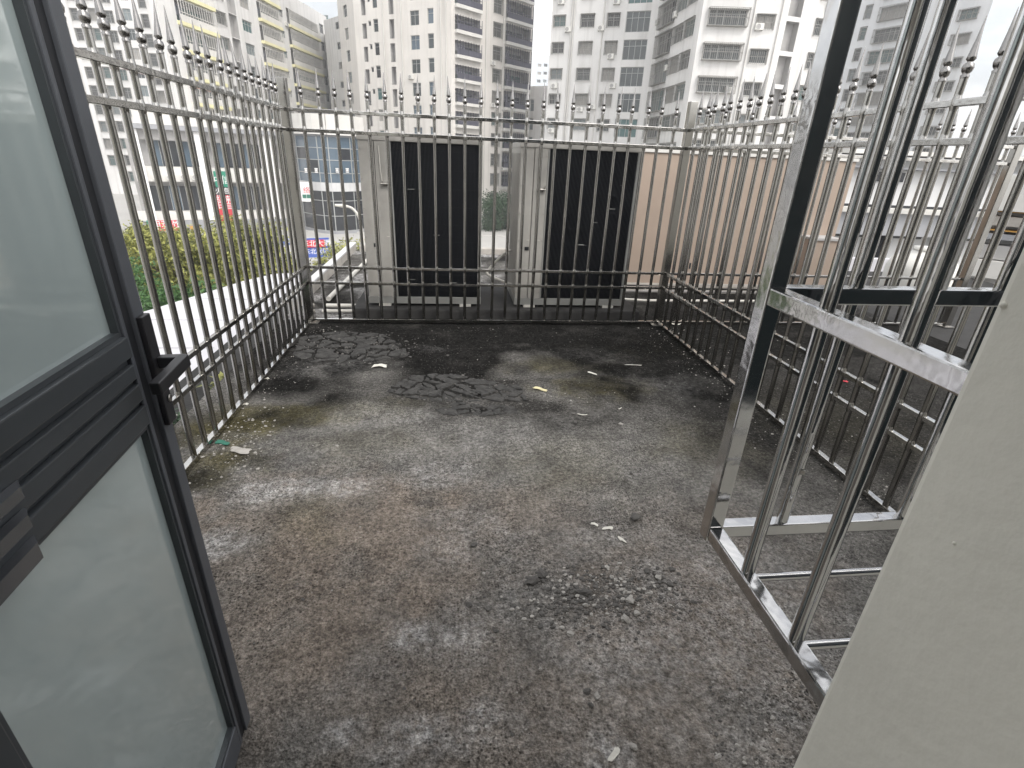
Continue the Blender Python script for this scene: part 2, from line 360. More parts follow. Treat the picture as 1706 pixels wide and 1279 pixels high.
# ================================================================== HOUSE (door wall behind / beside the camera)
YW, XJ, XH = .24, .294, -.56
hs_ = thing('house', 'pale beige painted house wall with the doorway onto the terrace', 'house', (0, 0, 0))
MB().box(XJ, .40, -.02, YW, 0.002, 2.5, bev=.004).build('wall', 'house_paint', hs_)
MB().box(.4005, 2.0, -.02, YW-.001, 0.002, .98).box(.4005, 2.0, -.02, YW-.001, 2.46, 2.5).box(2.0005, 7, -.02, YW, 0.002, 2.5).build('wall', 'house_paint', hs_)
wn = MB()
for a in (.4005, .90, 1.45, 1.95): wn.box(a, a+.05, .10, .16, .9805, 2.4595)
wn.box(.4505, 1.95, .11, .15, .9805, 1.02).box(.4505, 1.95, .11, .15, 2.42, 2.4595); wf = wn.build('window', 'alu_trim', hs_)
for a, b_ in ((.45, .90), (.95, 1.45), (1.50, 1.95)): MB().box(a, b_, .125, .135, 1.02, 2.42).build('pane', 'window_glass', wf)
MB().box(-6, XH, -.02, YW, 0.002, 2.5).build('wall', 'house_paint', hs_)
MB().box(XH, XJ, -.02, YW, 2.36, 2.5).build('lintel', 'house_paint', hs_)
MB().box(-3, 3, -4, -3.9, 0, 2.42).box(-3.1, -3, -4, -.02, 0, .7).box(3, 3.1, -4, -.02, 0, 2.42).build('room_wall', 'room_paint', hs_)  # left wall kept low, leaving an added opening for skylight onto the door reveal
MB().box(-3.1, 3.1, -4, -.03, 2.43, 2.5).build('ceiling', 'room_paint', hs_)
MB().box(-3, 3, -3.9, -.02, 0.0, .01).build('room_floor', 'stone_coping', hs_)
MB().box(-.625, -.562, YW+.0005, .372, .003, 2.34, bev=.003).build('door_frame', 'alu_trim', hs_)
for px, py, r in ((1590, 905, .0012), (1672, 508, .002)):
    p = at_x(px, py, XJ); MB().lathe([(0, -r), (r*.8, -r*.6), (r, 0), (r*.8, r*.6), (0, r)], 8).build('paint_drip', 'house_paint', hs_, p)

# ================================================================== FENCES
ZT, ZS, ZL, ZM = 1.895, 1.740, .555, .403
def fence(name, label, p0, p1, nb, posts, skip=()):
    p0 = Vector(p0); p1 = Vector(p1); L = (p1-p0).length; d = (p1-p0)/L; ang = math.atan2(d.y, d.x)
    root = thing(name, label, 'fence', (p0.x, p0.y, 0), ang, 'stainless steel spike fences of the terrace')
    for z, w_, h_ in ((ZT, .030, .030), (ZS, .030, .030), (ZL, .026, .026), (ZM, .026, .026), (.026, .034, .034)):
        MB().box(.0, L, -w_/2, w_/2, z-h_/2, z+h_/2, bev=.003).build('rail', 'steel_rail', root)
    bp_ = [(.0155, .036)]
    for z in (ZM, ZL, ZS, ZT): bp_ += [(.0155, z-.034), (.0155, z-.025), (.0172, z-.020), (.0172, z+.020), (.0155, z+.025), (.0155, z+.034)]
    bar = MB().lathe(bp_+[(.0155, 1.97), (.0155, 2.0)], 12).mesh('bar', 'steel')
    fin = MB().lathe([(.0155, -.012), (.0175, 0), (.012, .006), (.019, .015), (.0225, .029), (.019, .043), (.010, .050), (.013, .054), (.0185, .061), (.0165, .072), (.009, .130), (.001, .215)], 12).mesh('finial', 'steel_finial')
    for i in range(1, nb+1):
        u = L*i/(nb+1)
        b_ = place('bar', bar, root, (u, 0, 0), rng.uniform(0, 6)); b_.rotation_euler = (rng.normal()*.0026, rng.normal()*.0026, rng.uniform(0, 6))
        f_ = place('finial', fin, b_, (0, 0, 2.0)); f_.rotation_euler = (rng.normal()*.04, rng.normal()*.04, 0)
    for u in posts:
        po = MB().box(u-.036, u+.036, -.036, .036, .004, 2.13, bev=.004).build('post', 'steel', root)
        MB().box(u-.07, u+.07, -.07, .07, .0045, .010).build('base_plate', 'steel_dull', po)
    return root
fence('spike_fence', 'stainless steel spike fence standing in front of the two large outdoor units', (XL, YB, 0), (XR, YB, 0), 25, (0, XR-XL))
fence('spike_fence', 'stainless steel spike fence along the white canopy, running from the open door', (XL, .72, 0), (XL, YB-.05, 0), 30, ())
fence('spike_fence', 'stainless steel spike fence splitting the terrace, running behind the window cage', (XR, .26, 0), (XR, YB-.05, 0), 34, ())
fence('spike_fence', 'stainless steel spike fence in front of the peach wall', (XR+.04, YB, 0), (5.75, YB, 0), 24, (3.5-.04,))

# ================================================================== OUTDOOR UNITS
YU = 5.278
def unit(xl, xr, xg, label, seed):
    zt, zb, dp = 1.739, .175, .74
    root = thing('outdoor_unit', label, 'outdoor unit', (xl, YU, .13), 0, 'large outdoor units behind the fence')
    W = xr-xl; g = xg-xl; zt -= .13; zb -= .13
    bd = MB().box(0, W, .035, dp, zb+.002, zt-.05).build('casing', 'unit_panel', root)
    for k in range(14):                                   # pressed ribs on the visible end
        MB().box(-.006, .001, .08+k*.045, .10+k*.045, zb+.06, zt-.10).build('rib', 'unit_panel', bd)
    MB().box(-.006, W+.006, -.004, dp+.006, zt-.05, zt, bev=.006).build('top_cover', 'unit_panel', root)
    MB().box(-.004, W+.004, .0, dp+.004, zb-.02, zb+.05, bev=.004).build('base_pan', 'unit_frame', root)
    # service panel in two leaves with a recessed grip and a valve
    pn = MB().box(.002, g*.50-.003, .004, .034, zb+.052, zt-.052, bev=.004).build('service_panel', 'unit_panel', root)
    p2 = MB().box(g*.50+.003, g-.004, .0, .034, zb+.052, zt-.052, bev=.004).build('service_panel', 'unit_panel', root)
    MB().box(g*.30, g*.46, -.004, .003, .60, .635).box(g*.31, g*.45, -.006, -.001, .605, .63).build('grip', 'gasket', pn)
    MB().tube([(g*.66, -.012, zt-.09), (g*.68, -.012, zt-.30), (g*.72, -.012, zt-.42)], .006, 8).build('sensor_pipe', 'pipe_white', p2)
    MB().tube([(g*.66, -.02, zt-.42), (g*.95, -.02, zt-.42)], .012, 8).tube([(g*.72, -.02, zt-.445), (g*.72, -.02, zt-.395)], .009, 8).tube([(g*.90, -.02, zt-.44), (g*.90, -.02, zt-.40)], .011, 8).build('valve', 'steel_dull', p2)
    for k in range(2): MB().box(g*(.36+.4*k), g*(.46+.4*k), -.004, .0, .70, .706).build('clip', 'pipe_white', pn)
    # coil: dark backing with upright fins, framed by side strips and guard wires
    co = MB().box(g+.004, W-.028, .022, .034, zb+.052, zt-.052).build('coil', 'unit_coil', root)
    fm = MB(); nf = 64
    for k in range(nf):
        u = g+.008+(W-.034-g-.010)*k/nf; fm.box(u, u+.0022, .010, .0225, zb+.056, zt-.056)
    fm.build('fins', 'unit_fin', co)
    gw = MB()
    for k in range(9):
        z = zb+.12+(zt-zb-.24)*k/8; gw.tube([(g+.004, .006, z), (W-.028, .006, z)], .0018, 5)
    gw.build('guard_wires', 'unit_coil', co)
    MB().box(g-.002, g+.012, -.003, .034, zb+.052, zt-.052).build('edge_strip', 'unit_frame', root)
    MB().box(W-.030, W, -.003, .034, zb+.052, zt-.052, bev=.003).build('edge_strip', 'unit_frame', root)
    for sx in (.10, W-.22):
        for sy in (.04, dp-.12):
            MB().box(sx, sx+.12, sy-.05, sy+.08, .0, zb-.02).build('foot', 'pipe_white', root)
    # bent fins and scratches in the paler frame colour
    r2 = random.Random(seed)
    for q in range(6):
        for xx in (g*.06, g*.94): MB().lathe([(.006, 0), (.006, .003), (0, .004)], 8).build('screw', 'steel_dull', root, (xx, -.004, zb+.12+q*(zt-zb-.24)/5)).rotation_euler = (math.pi/2, 0, 0)
    for k in range(4):
        u = g+.06+r2.random()*(W-g-.2); z = zb+.2+r2.random()*(zt-zb-.5); ln = .02+.06*r2.random()
        MB().box(u, u+ln, .0075, .0095, z, z+.004+.004*r2.random()).build('bent_fin', 'unit_frame', co)
    return root
unit(-.862, .290, -.575, 'tall grey outdoor unit with dark coil, next to the roof edge pipes', 1)
unit(.655, 1.845, .925, 'tall grey outdoor unit with dark coil, beside the peach wall', 2)
pl = MB().box(-1.02, 2.02, 5.16, 6.2, .0, .128, bev=.02).build('plinth', 'plinth'); tag(pl, 'dark stained concrete plinth under the large outdoor units', 'plinth')

# pipes on the roof behind the fence
def pipe(pts, r, label, m='pipe_white', g='pipes lying on the roof'):
    # smooth polyline
    o = MB().tube(pts, r, 10).build('pipe', m); return tag(o, label, 'pipe', g)
def curve(pts, n=8):
    P = [Vector(p) for p in pts]; out = []
    for i in range(len(P)-1):
        a = P[max(i-1, 0)]; b_ = P[i]; c_ = P[i+1]; d = P[min(i+2, len(P)-1)]
        for k in range(n):
            t_ = k/n; out.append(.5*((2*b_)+(c_-a)*t_+(2*a-5*b_+4*c_-d)*t_*t_+(3*b_-a-3*c_+d)*t_**3))
    return out+[P[-1]]
pipe([(-1.42, 5.9, .03), (-1.30, 9.2, .03)], .028, 'white pipe running along the roof edge beside the coping')
pipe([(-1.38, 5.62, .03), (-.75, 5.62, .03)], .022, 'short white pipe running toward the outdoor unit base, farther from the fence')
pipe([(-1.38, 5.42, .025), (-.75, 5.44, .025)], .018, 'short white pipe running toward the outdoor unit base, closer to the fence')
c0 = at_y(855, 415, 5.75); c1 = at_y(815, 448, 5.7); c2 = at_y(822, 462, 5.6); c3 = at_y(858, 476, 5.5)
pipe(curve([c0, at_y(838, 424, 5.75), c1, at_y(812, 456, 5.65), c2, c3]), .014, 'white drain hose bending between the two outdoor units')
pipe([(1.75, 6.06, .05), (2.35, 5.92, .05), (3.6, 5.95, .05), (5.4, 6.0, .05)], .016, 'thin white pipe on the roof in front of the peach wall')
pipe([(1.95, 6.22, .09), (3.2, 6.2, .10), (5.4, 6.25, .09)], .014, 'thin grey pipe on the roof against the peach wall base', 'pipe_grey')
pipe([(2.0, 6.32, .14), (3.4, 6.30, .12), (5.4, 6.34, .13)], .018, 'dark insulated pipe along the foot of the peach wall', 'plinth')

# roof edge coping to the left
rc = thing('roof_coping', 'low parapet with pale coping along the roof edge past the spike fence', 'parapet', (-1.7, 7.6, 0))
MB().box(-.05, .03, -2.1, 1.7, -.3, .11).build('wall', 'stone_coping', rc)
for k in range(5):
    MB().box(-.065, .035, -2.1+k*.762, -2.1+k*.762+.752, .112, .140, bev=.006).build('coping_stone', 'light_panel', rc)
rf = thing('roof_coping', 'low dark kerb closing the far end of the roof behind the outdoor units', 'parapet', (2, 9.25, 0))
MB().box(-3.6, 5, -.08, .08, -.3, .10, bev=.01).build('wall', 'stone_coping', rf)

# peach wall
pw = thing('peach_wall', 'peach painted wall panel rising from a white base behind the fence', 'wall', (2.0, 6.55, 0))
MB().box(-.1, 3.13, .0, .16, .13, 1.72).build('panel', 'peach', pw)
MB().box(-.1, 3.15, -.02, .18, 1.722, 1.77, bev=.004).build('coping', 'slab_white', pw)
MB().box(-.15, 3.2, -.03, .2, -.0, .128, bev=.006).build('base', 'stone_coping', pw)
MB().box(2.62, 3.0, -.32, -.002, .132, .78, bev=.004).build('pier', 'peach', pw)
MB().box(2.60, 3.02, -.34, -.002, .782, .81).build('pier_cap', 'recess_grey', pw)
for px, py, L in ((1170, 262, .08), (1022, 395, .02), (1150, 440, .06)):
    p = at_y(px, py, 6.548); MB().box(p.x-2.0-.012, p.x-2.0+.012, -.0035, -.0005, p.z-L, p.z+L*.3).build('stain', 'gasket', pw)

# ================================================================== WHITE CANOPY AND GUTTER LEFT OF THE FENCE
far = [at_z(250, 516, -.3), at_z(305, 499, -.3), at_z(363, 481, -.3), at_z(405, 468, -.3), at_z(456, 456, -.3)]
poly = [(-2.28, -.5), (-2.29, far[-1].y+.2)]+[(p.x, p.y) for p in far[::-1]]+[(-5.0, 3.4), (-6.2, -.5)]
cn_ = thing('canopy', 'white sheet canopy below the terrace edge beside the spike fence', 'canopy', (-3, 3, -.5))
cmb = MB().prism([(x+3, y-3) for x, y in poly], .10, .20); cmb.build('sheet', 'canopy_white', cn_)
for k in range(9):                                         # standing seams across the sheet
    y = -2.6+k*.95; xs2 = []
    for q in range(len(poly)):
        (xa, ya), (xb, yb) = poly[q], poly[(q+1) % len(poly)]
        if (ya-3-y)*(yb-3-y) < 0: xs2.append(xa+(xb-xa)*(y+3-ya)/(yb-ya)+3)
    if xs2: MB().box(min(xs2)+.05, .60, y, y+.03, .2005, .212).build('seam', 'canopy_white', cn_)
MB().box(.64, .70, -3.4, 5.6, .2005, .25).build('edge_trim', 'canopy_white', cn_)
struct(MB().box(-2.27, -1.73, -.5, 9.2, -.6, -.22).build('gutter', 'plinth'))

def fern(loc, label, n_, ln, mt='leaf_green'):
    root = thing('weed', label, 'plant', loc, 0, 'weeds growing in the gutter')
    mb = MB(); r2 = random.Random(int(loc[1]*100))
    for k in range(n_):
        a = r2.uniform(0, 6.28); up = r2.uniform(.3, 1.0); d = Vector((math.cos(a), math.sin(a), up)).normalized(); s_ = d.cross(Vector((0, 0, 1))).normalized()
        p = Vector((r2.uniform(-.05, .05), r2.uniform(-.08, .08), 0)); q = p+d*ln*r2.uniform(.5, 1); m_ = (p+q)/2+Vector((0, 0, ln*.12)); e = q-Vector((0, 0, ln*.15)); w_ = ln*.09
        mb.add([p, m_+s_*w_, e, m_-s_*w_], [(0, 1, 2, 3)])
    mb.build('leaves', mt, root); MB().tube([(0, 0, -.01), (0, 0, ln*.2)], .008, 5).build('stem', 'bark', root)
fern((-1.95, 2.75, -.22), 'low green weed in the gutter behind the door handle', 60, .26)
fern((-1.98, 3.3, -.22), 'low dark weed in the gutter by the canopy edge', 40, .2, 'leaf_dark')
fern((-1.9, 4.0, -.22), 'sparse dry weed in the gutter toward the corner post', 26, .18, 'leaf_yellow')

# ================================================================== WINDOW CAGE (right, fixed to the house wall)
sc_ = .5085
XC, YC, ZC = .9103*sc_, 1.3512*sc_, 1.0
ZMID = 1.432; ZTOP = 2.62; CW = 1.5; F_ = .0135          # half frame section
cg = thing('window_cage', 'polished stainless steel window cage projecting from the house wall', 'window cage', (XC, YW, ZC))
def cbar(name, a, b_, r=.0095, mt='steel_polished', par=cg):
    return MB().tube([Vector(a)-Vector((XC, YW, ZC)), Vector(b_)-Vector((XC, YW, ZC))], r, 14).build(name, mt, par)
def cbox(name, x0, x1, y0, y1, z0, z1, par=cg):
    return MB().box(x0-XC, x1-XC, y0-YW, y1-YW, z0-ZC, z1-ZC, bev=.0025).build(name, 'steel_polished', par)
cbox('post', XC-F_, XC+F_, YC-F_, YC+F_, ZC-.019, ZTOP)
cbox('post', XC+CW-F_, XC+CW+F_, YC-F_, YC+F_, ZC-.019, ZTOP)
for z in (ZC, ZMID, ZTOP-.02):
    cbox('side_rail', XC-F_+.001, XC+F_-.001, YW, YC-F_-.0005, z-F_+.001, z+F_-.001)
    cbox('side_rail', XC+CW-F_+.001, XC+CW+F_-.001, YW, YC-F_-.0005, z-F_+.001, z+F_-.001)
    cbox('front_rail', XC+F_+.0005, XC+CW-F_-.0005, YC-F_+.001, YC+F_-.001, z-F_+.001, z+F_-.001)
YSB = [1.1168*sc_, .8726*sc_, .8726*sc_-.124]
for y in YSB:
    cbar('side_bar', (XC, y, ZC+.01), (XC, y, ZTOP-.03), .0098)
    cbar('floor_bar', (XC+.012, y, ZC), (XC+CW-.012, y, ZC), .0065)
for k in range(11):
    x = XC+.134+k*.1215; cbar('front_bar', (x, YC, ZC+.01), (x, YC, ZTOP-.03), .0098)
    if k < 2: MB().box(x-XC-.004, x-XC+.004, YC-YW-.0125, YC-YW-.0095, .12, .128).build('screw', 'steel_dull', cg)
# sealant bead on one side bar
sb = []
for k in range(30):
    z = 1.50+k*.010; sb.append((XC+.006, YSB[1]-.010, z))
MB().tube([Vector(p)-Vector((XC, YW, ZC)) for p in sb], [(.0016+.0014*random.random()) for _ in sb], 6).build('sealant_bead', 'sign_white', cg)

# ================================================================== DOOR LEAF (left)
th = R_(4.88); FE = Vector((-.62, 1.03, 0))
dl = thing('door_leaf', 'open dark grey aluminium door leaf with frosted glass panes', 'door', FE, th)
# local axes: -y towards the hinge, +x towards the terrace (face seen)
ZD0, ZD1, UH, UE = .018, 2.30, -.6425, .034
def lb(name, u0, u1, z0, z1, t0, t1, mt, bev=.0, par=dl):
    return MB().box(t0, t1, u0, u1, z0, z1, bev=bev).build(name, mt, par)
stl = lb('stile', -.034, -.006, ZD0, ZD1, -.045, -.004, 'gasket')
lb('lip', -.0055, UE, ZD0, ZD1, -.045, .004, 'alu_grey', .003, stl)
lb('inner_profile', -.048, -.0345, ZD0, ZD1, -.045, .0, 'alu_grey', .003, stl)
lb('stile', UH, UH+.085, ZD0, ZD1, -.045, .002, 'alu_trim', .003)
for z0, z1 in ((ZD0, ZD0+.09), (ZD1-.09, ZD1)):
    lb('cross_rail', UH+.0855, -.0485, z0, z1, -.044, .0, 'alu_grey', .003)
mr = lb('mid_rail', UH+.0855, -.0485, 1.075, 1.262, -.040, -.008, 'alu_trim')
for z0, z1, t in ((1.222, 1.262, .006), (1.176, 1.206, .003), (1.130, 1.164, .003), (1.078, 1.118, .004)):
    lb('moulding', UH+.0855, -.0495, z0, z1, -.0079, t, 'alu_trim', .003, mr)
for z0, z1, u in ((1.163, 1.180, -.402), (1.120, 1.140, -.408), (1.070, 1.096, -.412)):   # dark chrome ornament with pointed ends
    mb = MB(); t0, t1 = .0045, .020
    mb.prism([(t0, UH+.0855), (t1, UH+.0855), (t1, u-.016), (t0+.004, u), (t0, u)], z0, z1); mb.build('ornament', 'black_chrome', mr)
for z0, z1 in ((ZD0+.0905, 1.0745), (1.2625, ZD1-.0905)):
    gl = lb('pane', UH+.0865, -.0495, z0, z1, -.030, -.018, 'frosted_glass')
    for a, b2, c_, d_ in ((UH+.0865, UH+.096, z0, z1), (-.056, -.0495, z0, z1), (UH+.0965, -.0565, z0, z0+.009), (UH+.0965, -.0565, z1-.009, z1)):
        lb('bead', a, b2, c_, d_, -.0179, -.004, 'alu_trim', 0, gl)
hd = lb('handle', -.004, .032, 1.045, 1.285, .0042, .016, 'handle_black', .003)
lv = MB()
lv.box(.0162, .066, .008, .030, 1.172, 1.196, bev=.003)
lv.build('lever_neck', 'handle_black', hd)
a0 = Vector((.062, .019, 1.184)); a1 = Vector((.052, -.098, 1.172))
lv2 = MB().box(-.010, .010, -.006, (a1-a0).length, -.013, .013, T=Matrix.Translation(a0) @ (a1-a0).to_track_quat('Y', 'Z').to_matrix().to_4x4(), bev=.003)
lv2.build('lever_grip', 'handle_black', hd)
MB().lathe([(0, 0), (.008, 0), (.008, .002), (0, .002)], 12).build('key_cylinder', 'steel_dull', hd, (.017, .019, 1.10)).rotation_euler = (0, math.pi/2, 0)
for z in (.35, 1.9):
    lb('hinge', UH-.012, UH, z, z+.1, -.02, .012, 'alu_grey')

# ================================================================== TOWERS
class Fac:
    def __init__(s, A, B):
        s.A = at_d(*A); s.B = at_d(*B); s.A.z = 0; s.B.z = 0
        s.L = (s.B-s.A).length; s.u_ = (s.B-s.A)/s.L; s.n = Vector((s.u_.y, -s.u_.x, 0)); s.ang = math.atan2(s.u_.y, s.u_.x); s.op = []
    def hit(s, px, py):
        v = ray(px, py); den = v.x*s.n.x+v.y*s.n.y; t_ = s.A.dot(s.n)/den; return v*t_+Vector((0, 0, H))
    def u(s, px, py): return (s.hit(px, py)-s.A).dot(s.u_)
    def z(s, px, py): return s.hit(px, py).z
    def P(s, u, z, off=0): return s.A+s.u_*u+s.n*off+Vector((0, 0, z))
WIN = {}
def winmesh(w_, h_, kind, glass):
    w_ = round(w_*5)/5; h_ = round(h_*5)/5; w_ = max(w_, .4); h_ = max(h_, .4); k = (w_, h_, kind, glass)
    if k in WIN: return WIN[k]
    fr = MB(); t_ = .06
    fr.box(-w_/2, w_/2, -.03, .05, 0, t_).box(-w_/2, w_/2, -.03, .05, h_-t_, h_).box(-w_/2, -w_/2+t_, -.03, .05, t_, h_-t_).box(w_/2-t_, w_/2, -.03, .05, t_, h_-t_)
    nm = max(0, int(round(w_/.8))-1)
    for i in range(nm):
        x = -w_/2+w_*(i+1)/(nm+1); fr.box(x-.03, x+.03, -.02, .04, t_, h_-t_)
    if h_ > 1.3: fr.box(-w_/2+t_, w_/2-t_, -.025, .035, h_*.68, h_*.68+.05)
    pn = MB().box(-w_/2+.02, w_/2-.02, .051, .07, .02, h_-.02)
    gr = None
    if kind in ('grille', 'cage'):
        gr = MB(); dp = .62 if kind == 'cage' else .34; e = .12 if kind == 'cage' else .02
        a = -w_/2-e; b_ = w_/2+e; r = .016; y = -dp
        nb = max(4, int((b_-a)/.2))
        for i in range(nb+1):
            x = a+(b_-a)*i/nb; gr.box(x-r, x+r, y-r, y+r, -.1, h_+.05)
        for z in (-.1, h_*.45, h_+.05):
            gr.box(a, b_, y-r-.002, y+r+.002, z-.02, z+.02)
            for x in (a, b_): gr.box(x-r, x+r, y, .24, z-.018, z+.018)
        for j in range(1, 4):
            for x in (a, b_): gr.box(x-r, x+r, y+dp*j/4, y+dp*j/4+.02, -.1, h_+.05)
        T = Matrix.Translation((0, 0, h_+.08)) @ Matrix.Rotation(.25, 4, 'X')
        gr.box(a-.05, b_+.05, -dp-.12, .1, 0, .03, T=T)
        if kind == 'cage': gr.box(a, b_, -dp, .2, -.14, -.11)
        gr = gr.mesh('grille', 'grille')
    WIN[k] = (fr.mesh('window', 'window_frame'), pn.mesh('pane', glass), gr); return WIN[k]
BAL = {}
def balmesh(w_, h_, trim):
    w_ = round(w_*4)/4; h_ = round(h_*5)/5; k = (w_, h_, trim)
    if k in BAL: return BAL[k]
    slab = MB().box(-w_/2-.1, w_/2+.1, -.55, .9, -.42, 0, bev=.0).mesh('balcony', trim)
    rl = MB().box(-w_/2, w_/2, -.5, -.46, .02, .75)
    for i in range(int(w_/.5)+1):
        x = -w_/2+i*w_/max(1, int(w_/.5)); rl.box(x-.02, x+.02, -.52, -.44, 0, h_*.98)
    rl.box(-w_/2, w_/2, -.53, -.43, .98, 1.04)
    BAL[k] = (slab, rl.mesh('railing', 'railing' if trim == 'slab_white' else 'slab_white')); return BAL[k]

def tower(name, label, facs, z1, wall, storey=3.0, ztop_parapet=True, depth=14, cat='building', zmin=-6.0):
    """facs: list of (Fac, [column...]); column = (pxL, pxR, py, ytop, ybot, kind, glass[, skip rows])"""
    f0 = facs[0][0]; base = Vector((f0.A.x, f0.A.y, G))
    root = thing(name, label, cat, base, 0, 'apartment towers across the street' if cat == 'tower' else None)
    wm_ = MB()
    for fc, cols in facs:
        ops = []
        for c_ in cols:
            pxL, pxR, py, yt, yb, kind, glass = c_[:7]
            pm = (pxL+pxR)/2; ua, ub = fc.u(pxL, py), fc.u(pxR, py); zt = fc.z(pm, yt); zb = fc.z(pm, yb)
            if ua > ub: ua, ub = ub, ua
            k0 = math.ceil((zmin-zb)/storey); k1 = math.floor((z1-.6-zt)/storey)
            for k in range(k0, k1+1):
                ops.append((ua, ub, zb+k*storey, zt+k*storey, kind, glass))
        us = sorted(set([0, fc.L]+[min(max(o[i], 0), fc.L) for o in ops for i in (0, 1)]))
        zs = sorted(set([G, z1]+[o[i] for o in ops for i in (2, 3)]))
        for i in range(len(us)-1):
            um = (us[i]+us[i+1])/2; col_ops = [o for o in ops if o[0] < um < o[1]]
            j = 0
            solid0 = zs[0]
            for o in sorted(col_ops, key=lambda o_: o_[2])+[None]:
                top = o[2] if o else z1
                if top-solid0 > 1e-4: wm_.add([fc.P(us[i], solid0), fc.P(us[i+1], solid0), fc.P(us[i+1], top), fc.P(us[i], top)], [(0, 1, 2, 3)])
                if o: solid0 = o[3]
        for ua, ub, za, zb, kind, glass in ops:
            d = {'slot': .8, 'balcony': 1.3, 'small': .2}.get(kind, .22)
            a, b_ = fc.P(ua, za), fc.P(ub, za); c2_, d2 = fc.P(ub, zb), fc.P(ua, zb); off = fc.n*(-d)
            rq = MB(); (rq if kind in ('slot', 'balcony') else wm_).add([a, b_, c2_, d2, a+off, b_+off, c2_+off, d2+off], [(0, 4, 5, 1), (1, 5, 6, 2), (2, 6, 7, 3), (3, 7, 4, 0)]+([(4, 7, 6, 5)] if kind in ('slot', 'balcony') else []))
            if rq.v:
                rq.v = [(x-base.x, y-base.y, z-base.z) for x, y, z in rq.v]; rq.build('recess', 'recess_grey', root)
            um = (ua+ub)/2; w_ = ub-ua; h_ = zb-za
            if kind == 'slot': continue
            if kind == 'balcony':
                sm, rm = balmesh(w_, h_, glass)
                o = place('balcony', sm, root, fc.P(um, za)-base, fc.ang); place('railing', rm, o)
                fr, pn, gr = winmesh(w_*.82, h_*.8, 'plain', random.choice(['window_glass', 'window_dark', 'window_glass', 'window_teal'] if glass == 'slab_white' else ['recess_grey', 'window_frosted', 'curtain', 'window_teal']))
                o = place('window', fr, root, fc.P(um, za+.05, -1.2)-base, fc.ang); place('pane', pn, o)
                if random.random() < .55:
                    lm = MB()
                    for q in range(random.randint(2, 5)):
                        x = -w_*.4+q*.42; lm.box(x, x+.3, -.42, -.40, h_*.35, h_*.85)
                    lm.build('laundry', 'laundry', o)
                continue
            gk = glass if isinstance(glass, str) else random.choice(glass)
            fr, pn, gr = winmesh(w_, h_, kind, gk)
            o = place('window', fr, root, fc.P(um, za, -d+.06)-base, fc.ang)
            place('pane', pn, o)
            if gr: place('grille', gr, o)
    # sides and roof: extrude the outline back
    out = [facs[0][0].A]+[fc.B for fc, _ in facs]
    back = [p+Vector((p.x, p.y, 0)).normalized()*depth for p in out]
    ring = out+back[::-1]
    nR = len(out)
    for i in range(nR-1, len(ring)):
        a = ring[i]; b_ = ring[(i+1) % len(ring)]
        wm_.add([(a.x, a.y, G), (b_.x, b_.y, G), (b_.x, b_.y, z1), (a.x, a.y, z1)], [(0, 1, 2, 3)])
    wm_.v = [(x-base.x, y-base.y, z-base.z) for x, y, z in wm_.v]
    wm_.build('wall', wall, root)
    rm_ = MB(); rm_.add([(p.x-base.x, p.y-base.y, z1-base.z) for p in ring], [tuple(range(len(ring)))]); rm_.build('roof', 'slab_white', root)
    return root

GL = ('window_glass', 'window_glass', 'window_dark', 'window_teal', 'curtain', 'window_frosted')
ZHI = 36
t2a0 = Fac((566, 60, 103), (592, 60, 97)); t2a = Fac((592, 60, 97), (752, 60, 86)); t2b = Fac((752, 60, 86), (888, 60, 98))
t2 = tower('apartment_tower', 'cream apartment tower with stacked dark balconies behind the left outdoor unit', [
    (t2a0, [(575, 581, 60, 46, 66, 'plain', GL)]),
    (t2a, [(604, 611, 50, 38.7, 64.5, 'slot', None), (613.5, 618, 38, 34, 43, 'small', 'window_dark'), (622, 630, 42, 31, 53, 'plain', GL), (649, 657, 48, 31.7, 64, 'slot', None),
           (683, 698, 30, 17, 42, 'plain', ('window_glass', 'window_blue')), (712, 722, 26, 13, 39, 'plain', ('window_glass', 'window_blue'))]),
    (t2b, [(758, 800, 45, 29, 54, 'balcony', 'slab_white'), (822, 836, 50, 38, 62, 'grille', GL), (842, 883, 60, 44, 74, 'balcony', 'slab_white')])],
    ZHI, 'cream_wall', cat='tower')
t3a = Fac((916, 80, 81), (1088, 80, 78)); t3b = Fac((1088, 80, 78), (1160, 80, 65.6)); t3c = Fac((1160, 80, 65.6), (1302, 60, 68)); t3d = Fac((1302, 60, 68), (1420, 60, 74))
t3 = tower('apartment_tower', 'stepped white apartment tower with caged windows behind the right outdoor unit', [
    (t3a, [(923, 942, 35, 26, 44, 'grille', GL), (968, 990, 35, 23, 45, 'grille', GL), (1012, 1032, 35, 21, 44, 'grille', GL), (1043, 1083, 35, 18, 53, 'plain', ('window_teal', 'window_glass', 'window_glass'))]),
    (t3b, [(1096, 1117, 75, 55, 90, 'cage', GL), (1122, 1136, 60, 45, 70, 'grille', GL), (1141, 1156, 48, 34, 60, 'grille', GL)]),
    (t3c, [(1182, 1244, 28, 16, 42, 'cage', GL), (1260, 1290, 35, 23, 48, 'grille', GL)]),
    (t3d, [(1305, 1327, 60, 35, 86, 'slot', None), (1357, 1381, 45, 32, 60, 'grille', GL)])],
    ZHI, 'white_wall', cat='tower')
t4 = Fac((1405, 60, 118), (1634, 60, 108))
tower('apartment_tower', 'white apartment tower standing against open sky, past the stepped tower', [
    (t4, [(1442, 1452, 20, 10, 30, 'grille', GL), (1468, 1508, 20, 10, 31, 'cage', GL), (1522, 1546, 20, 12, 30, 'grille', GL), (1600, 1628, 24, 14, 31, 'cage', GL)])], ZHI, 'pale_wall', cat='tower')
z1t = at_d(545, 28, 130).z
t1 = Fac((276, 80, 85), (548, 80, 130))
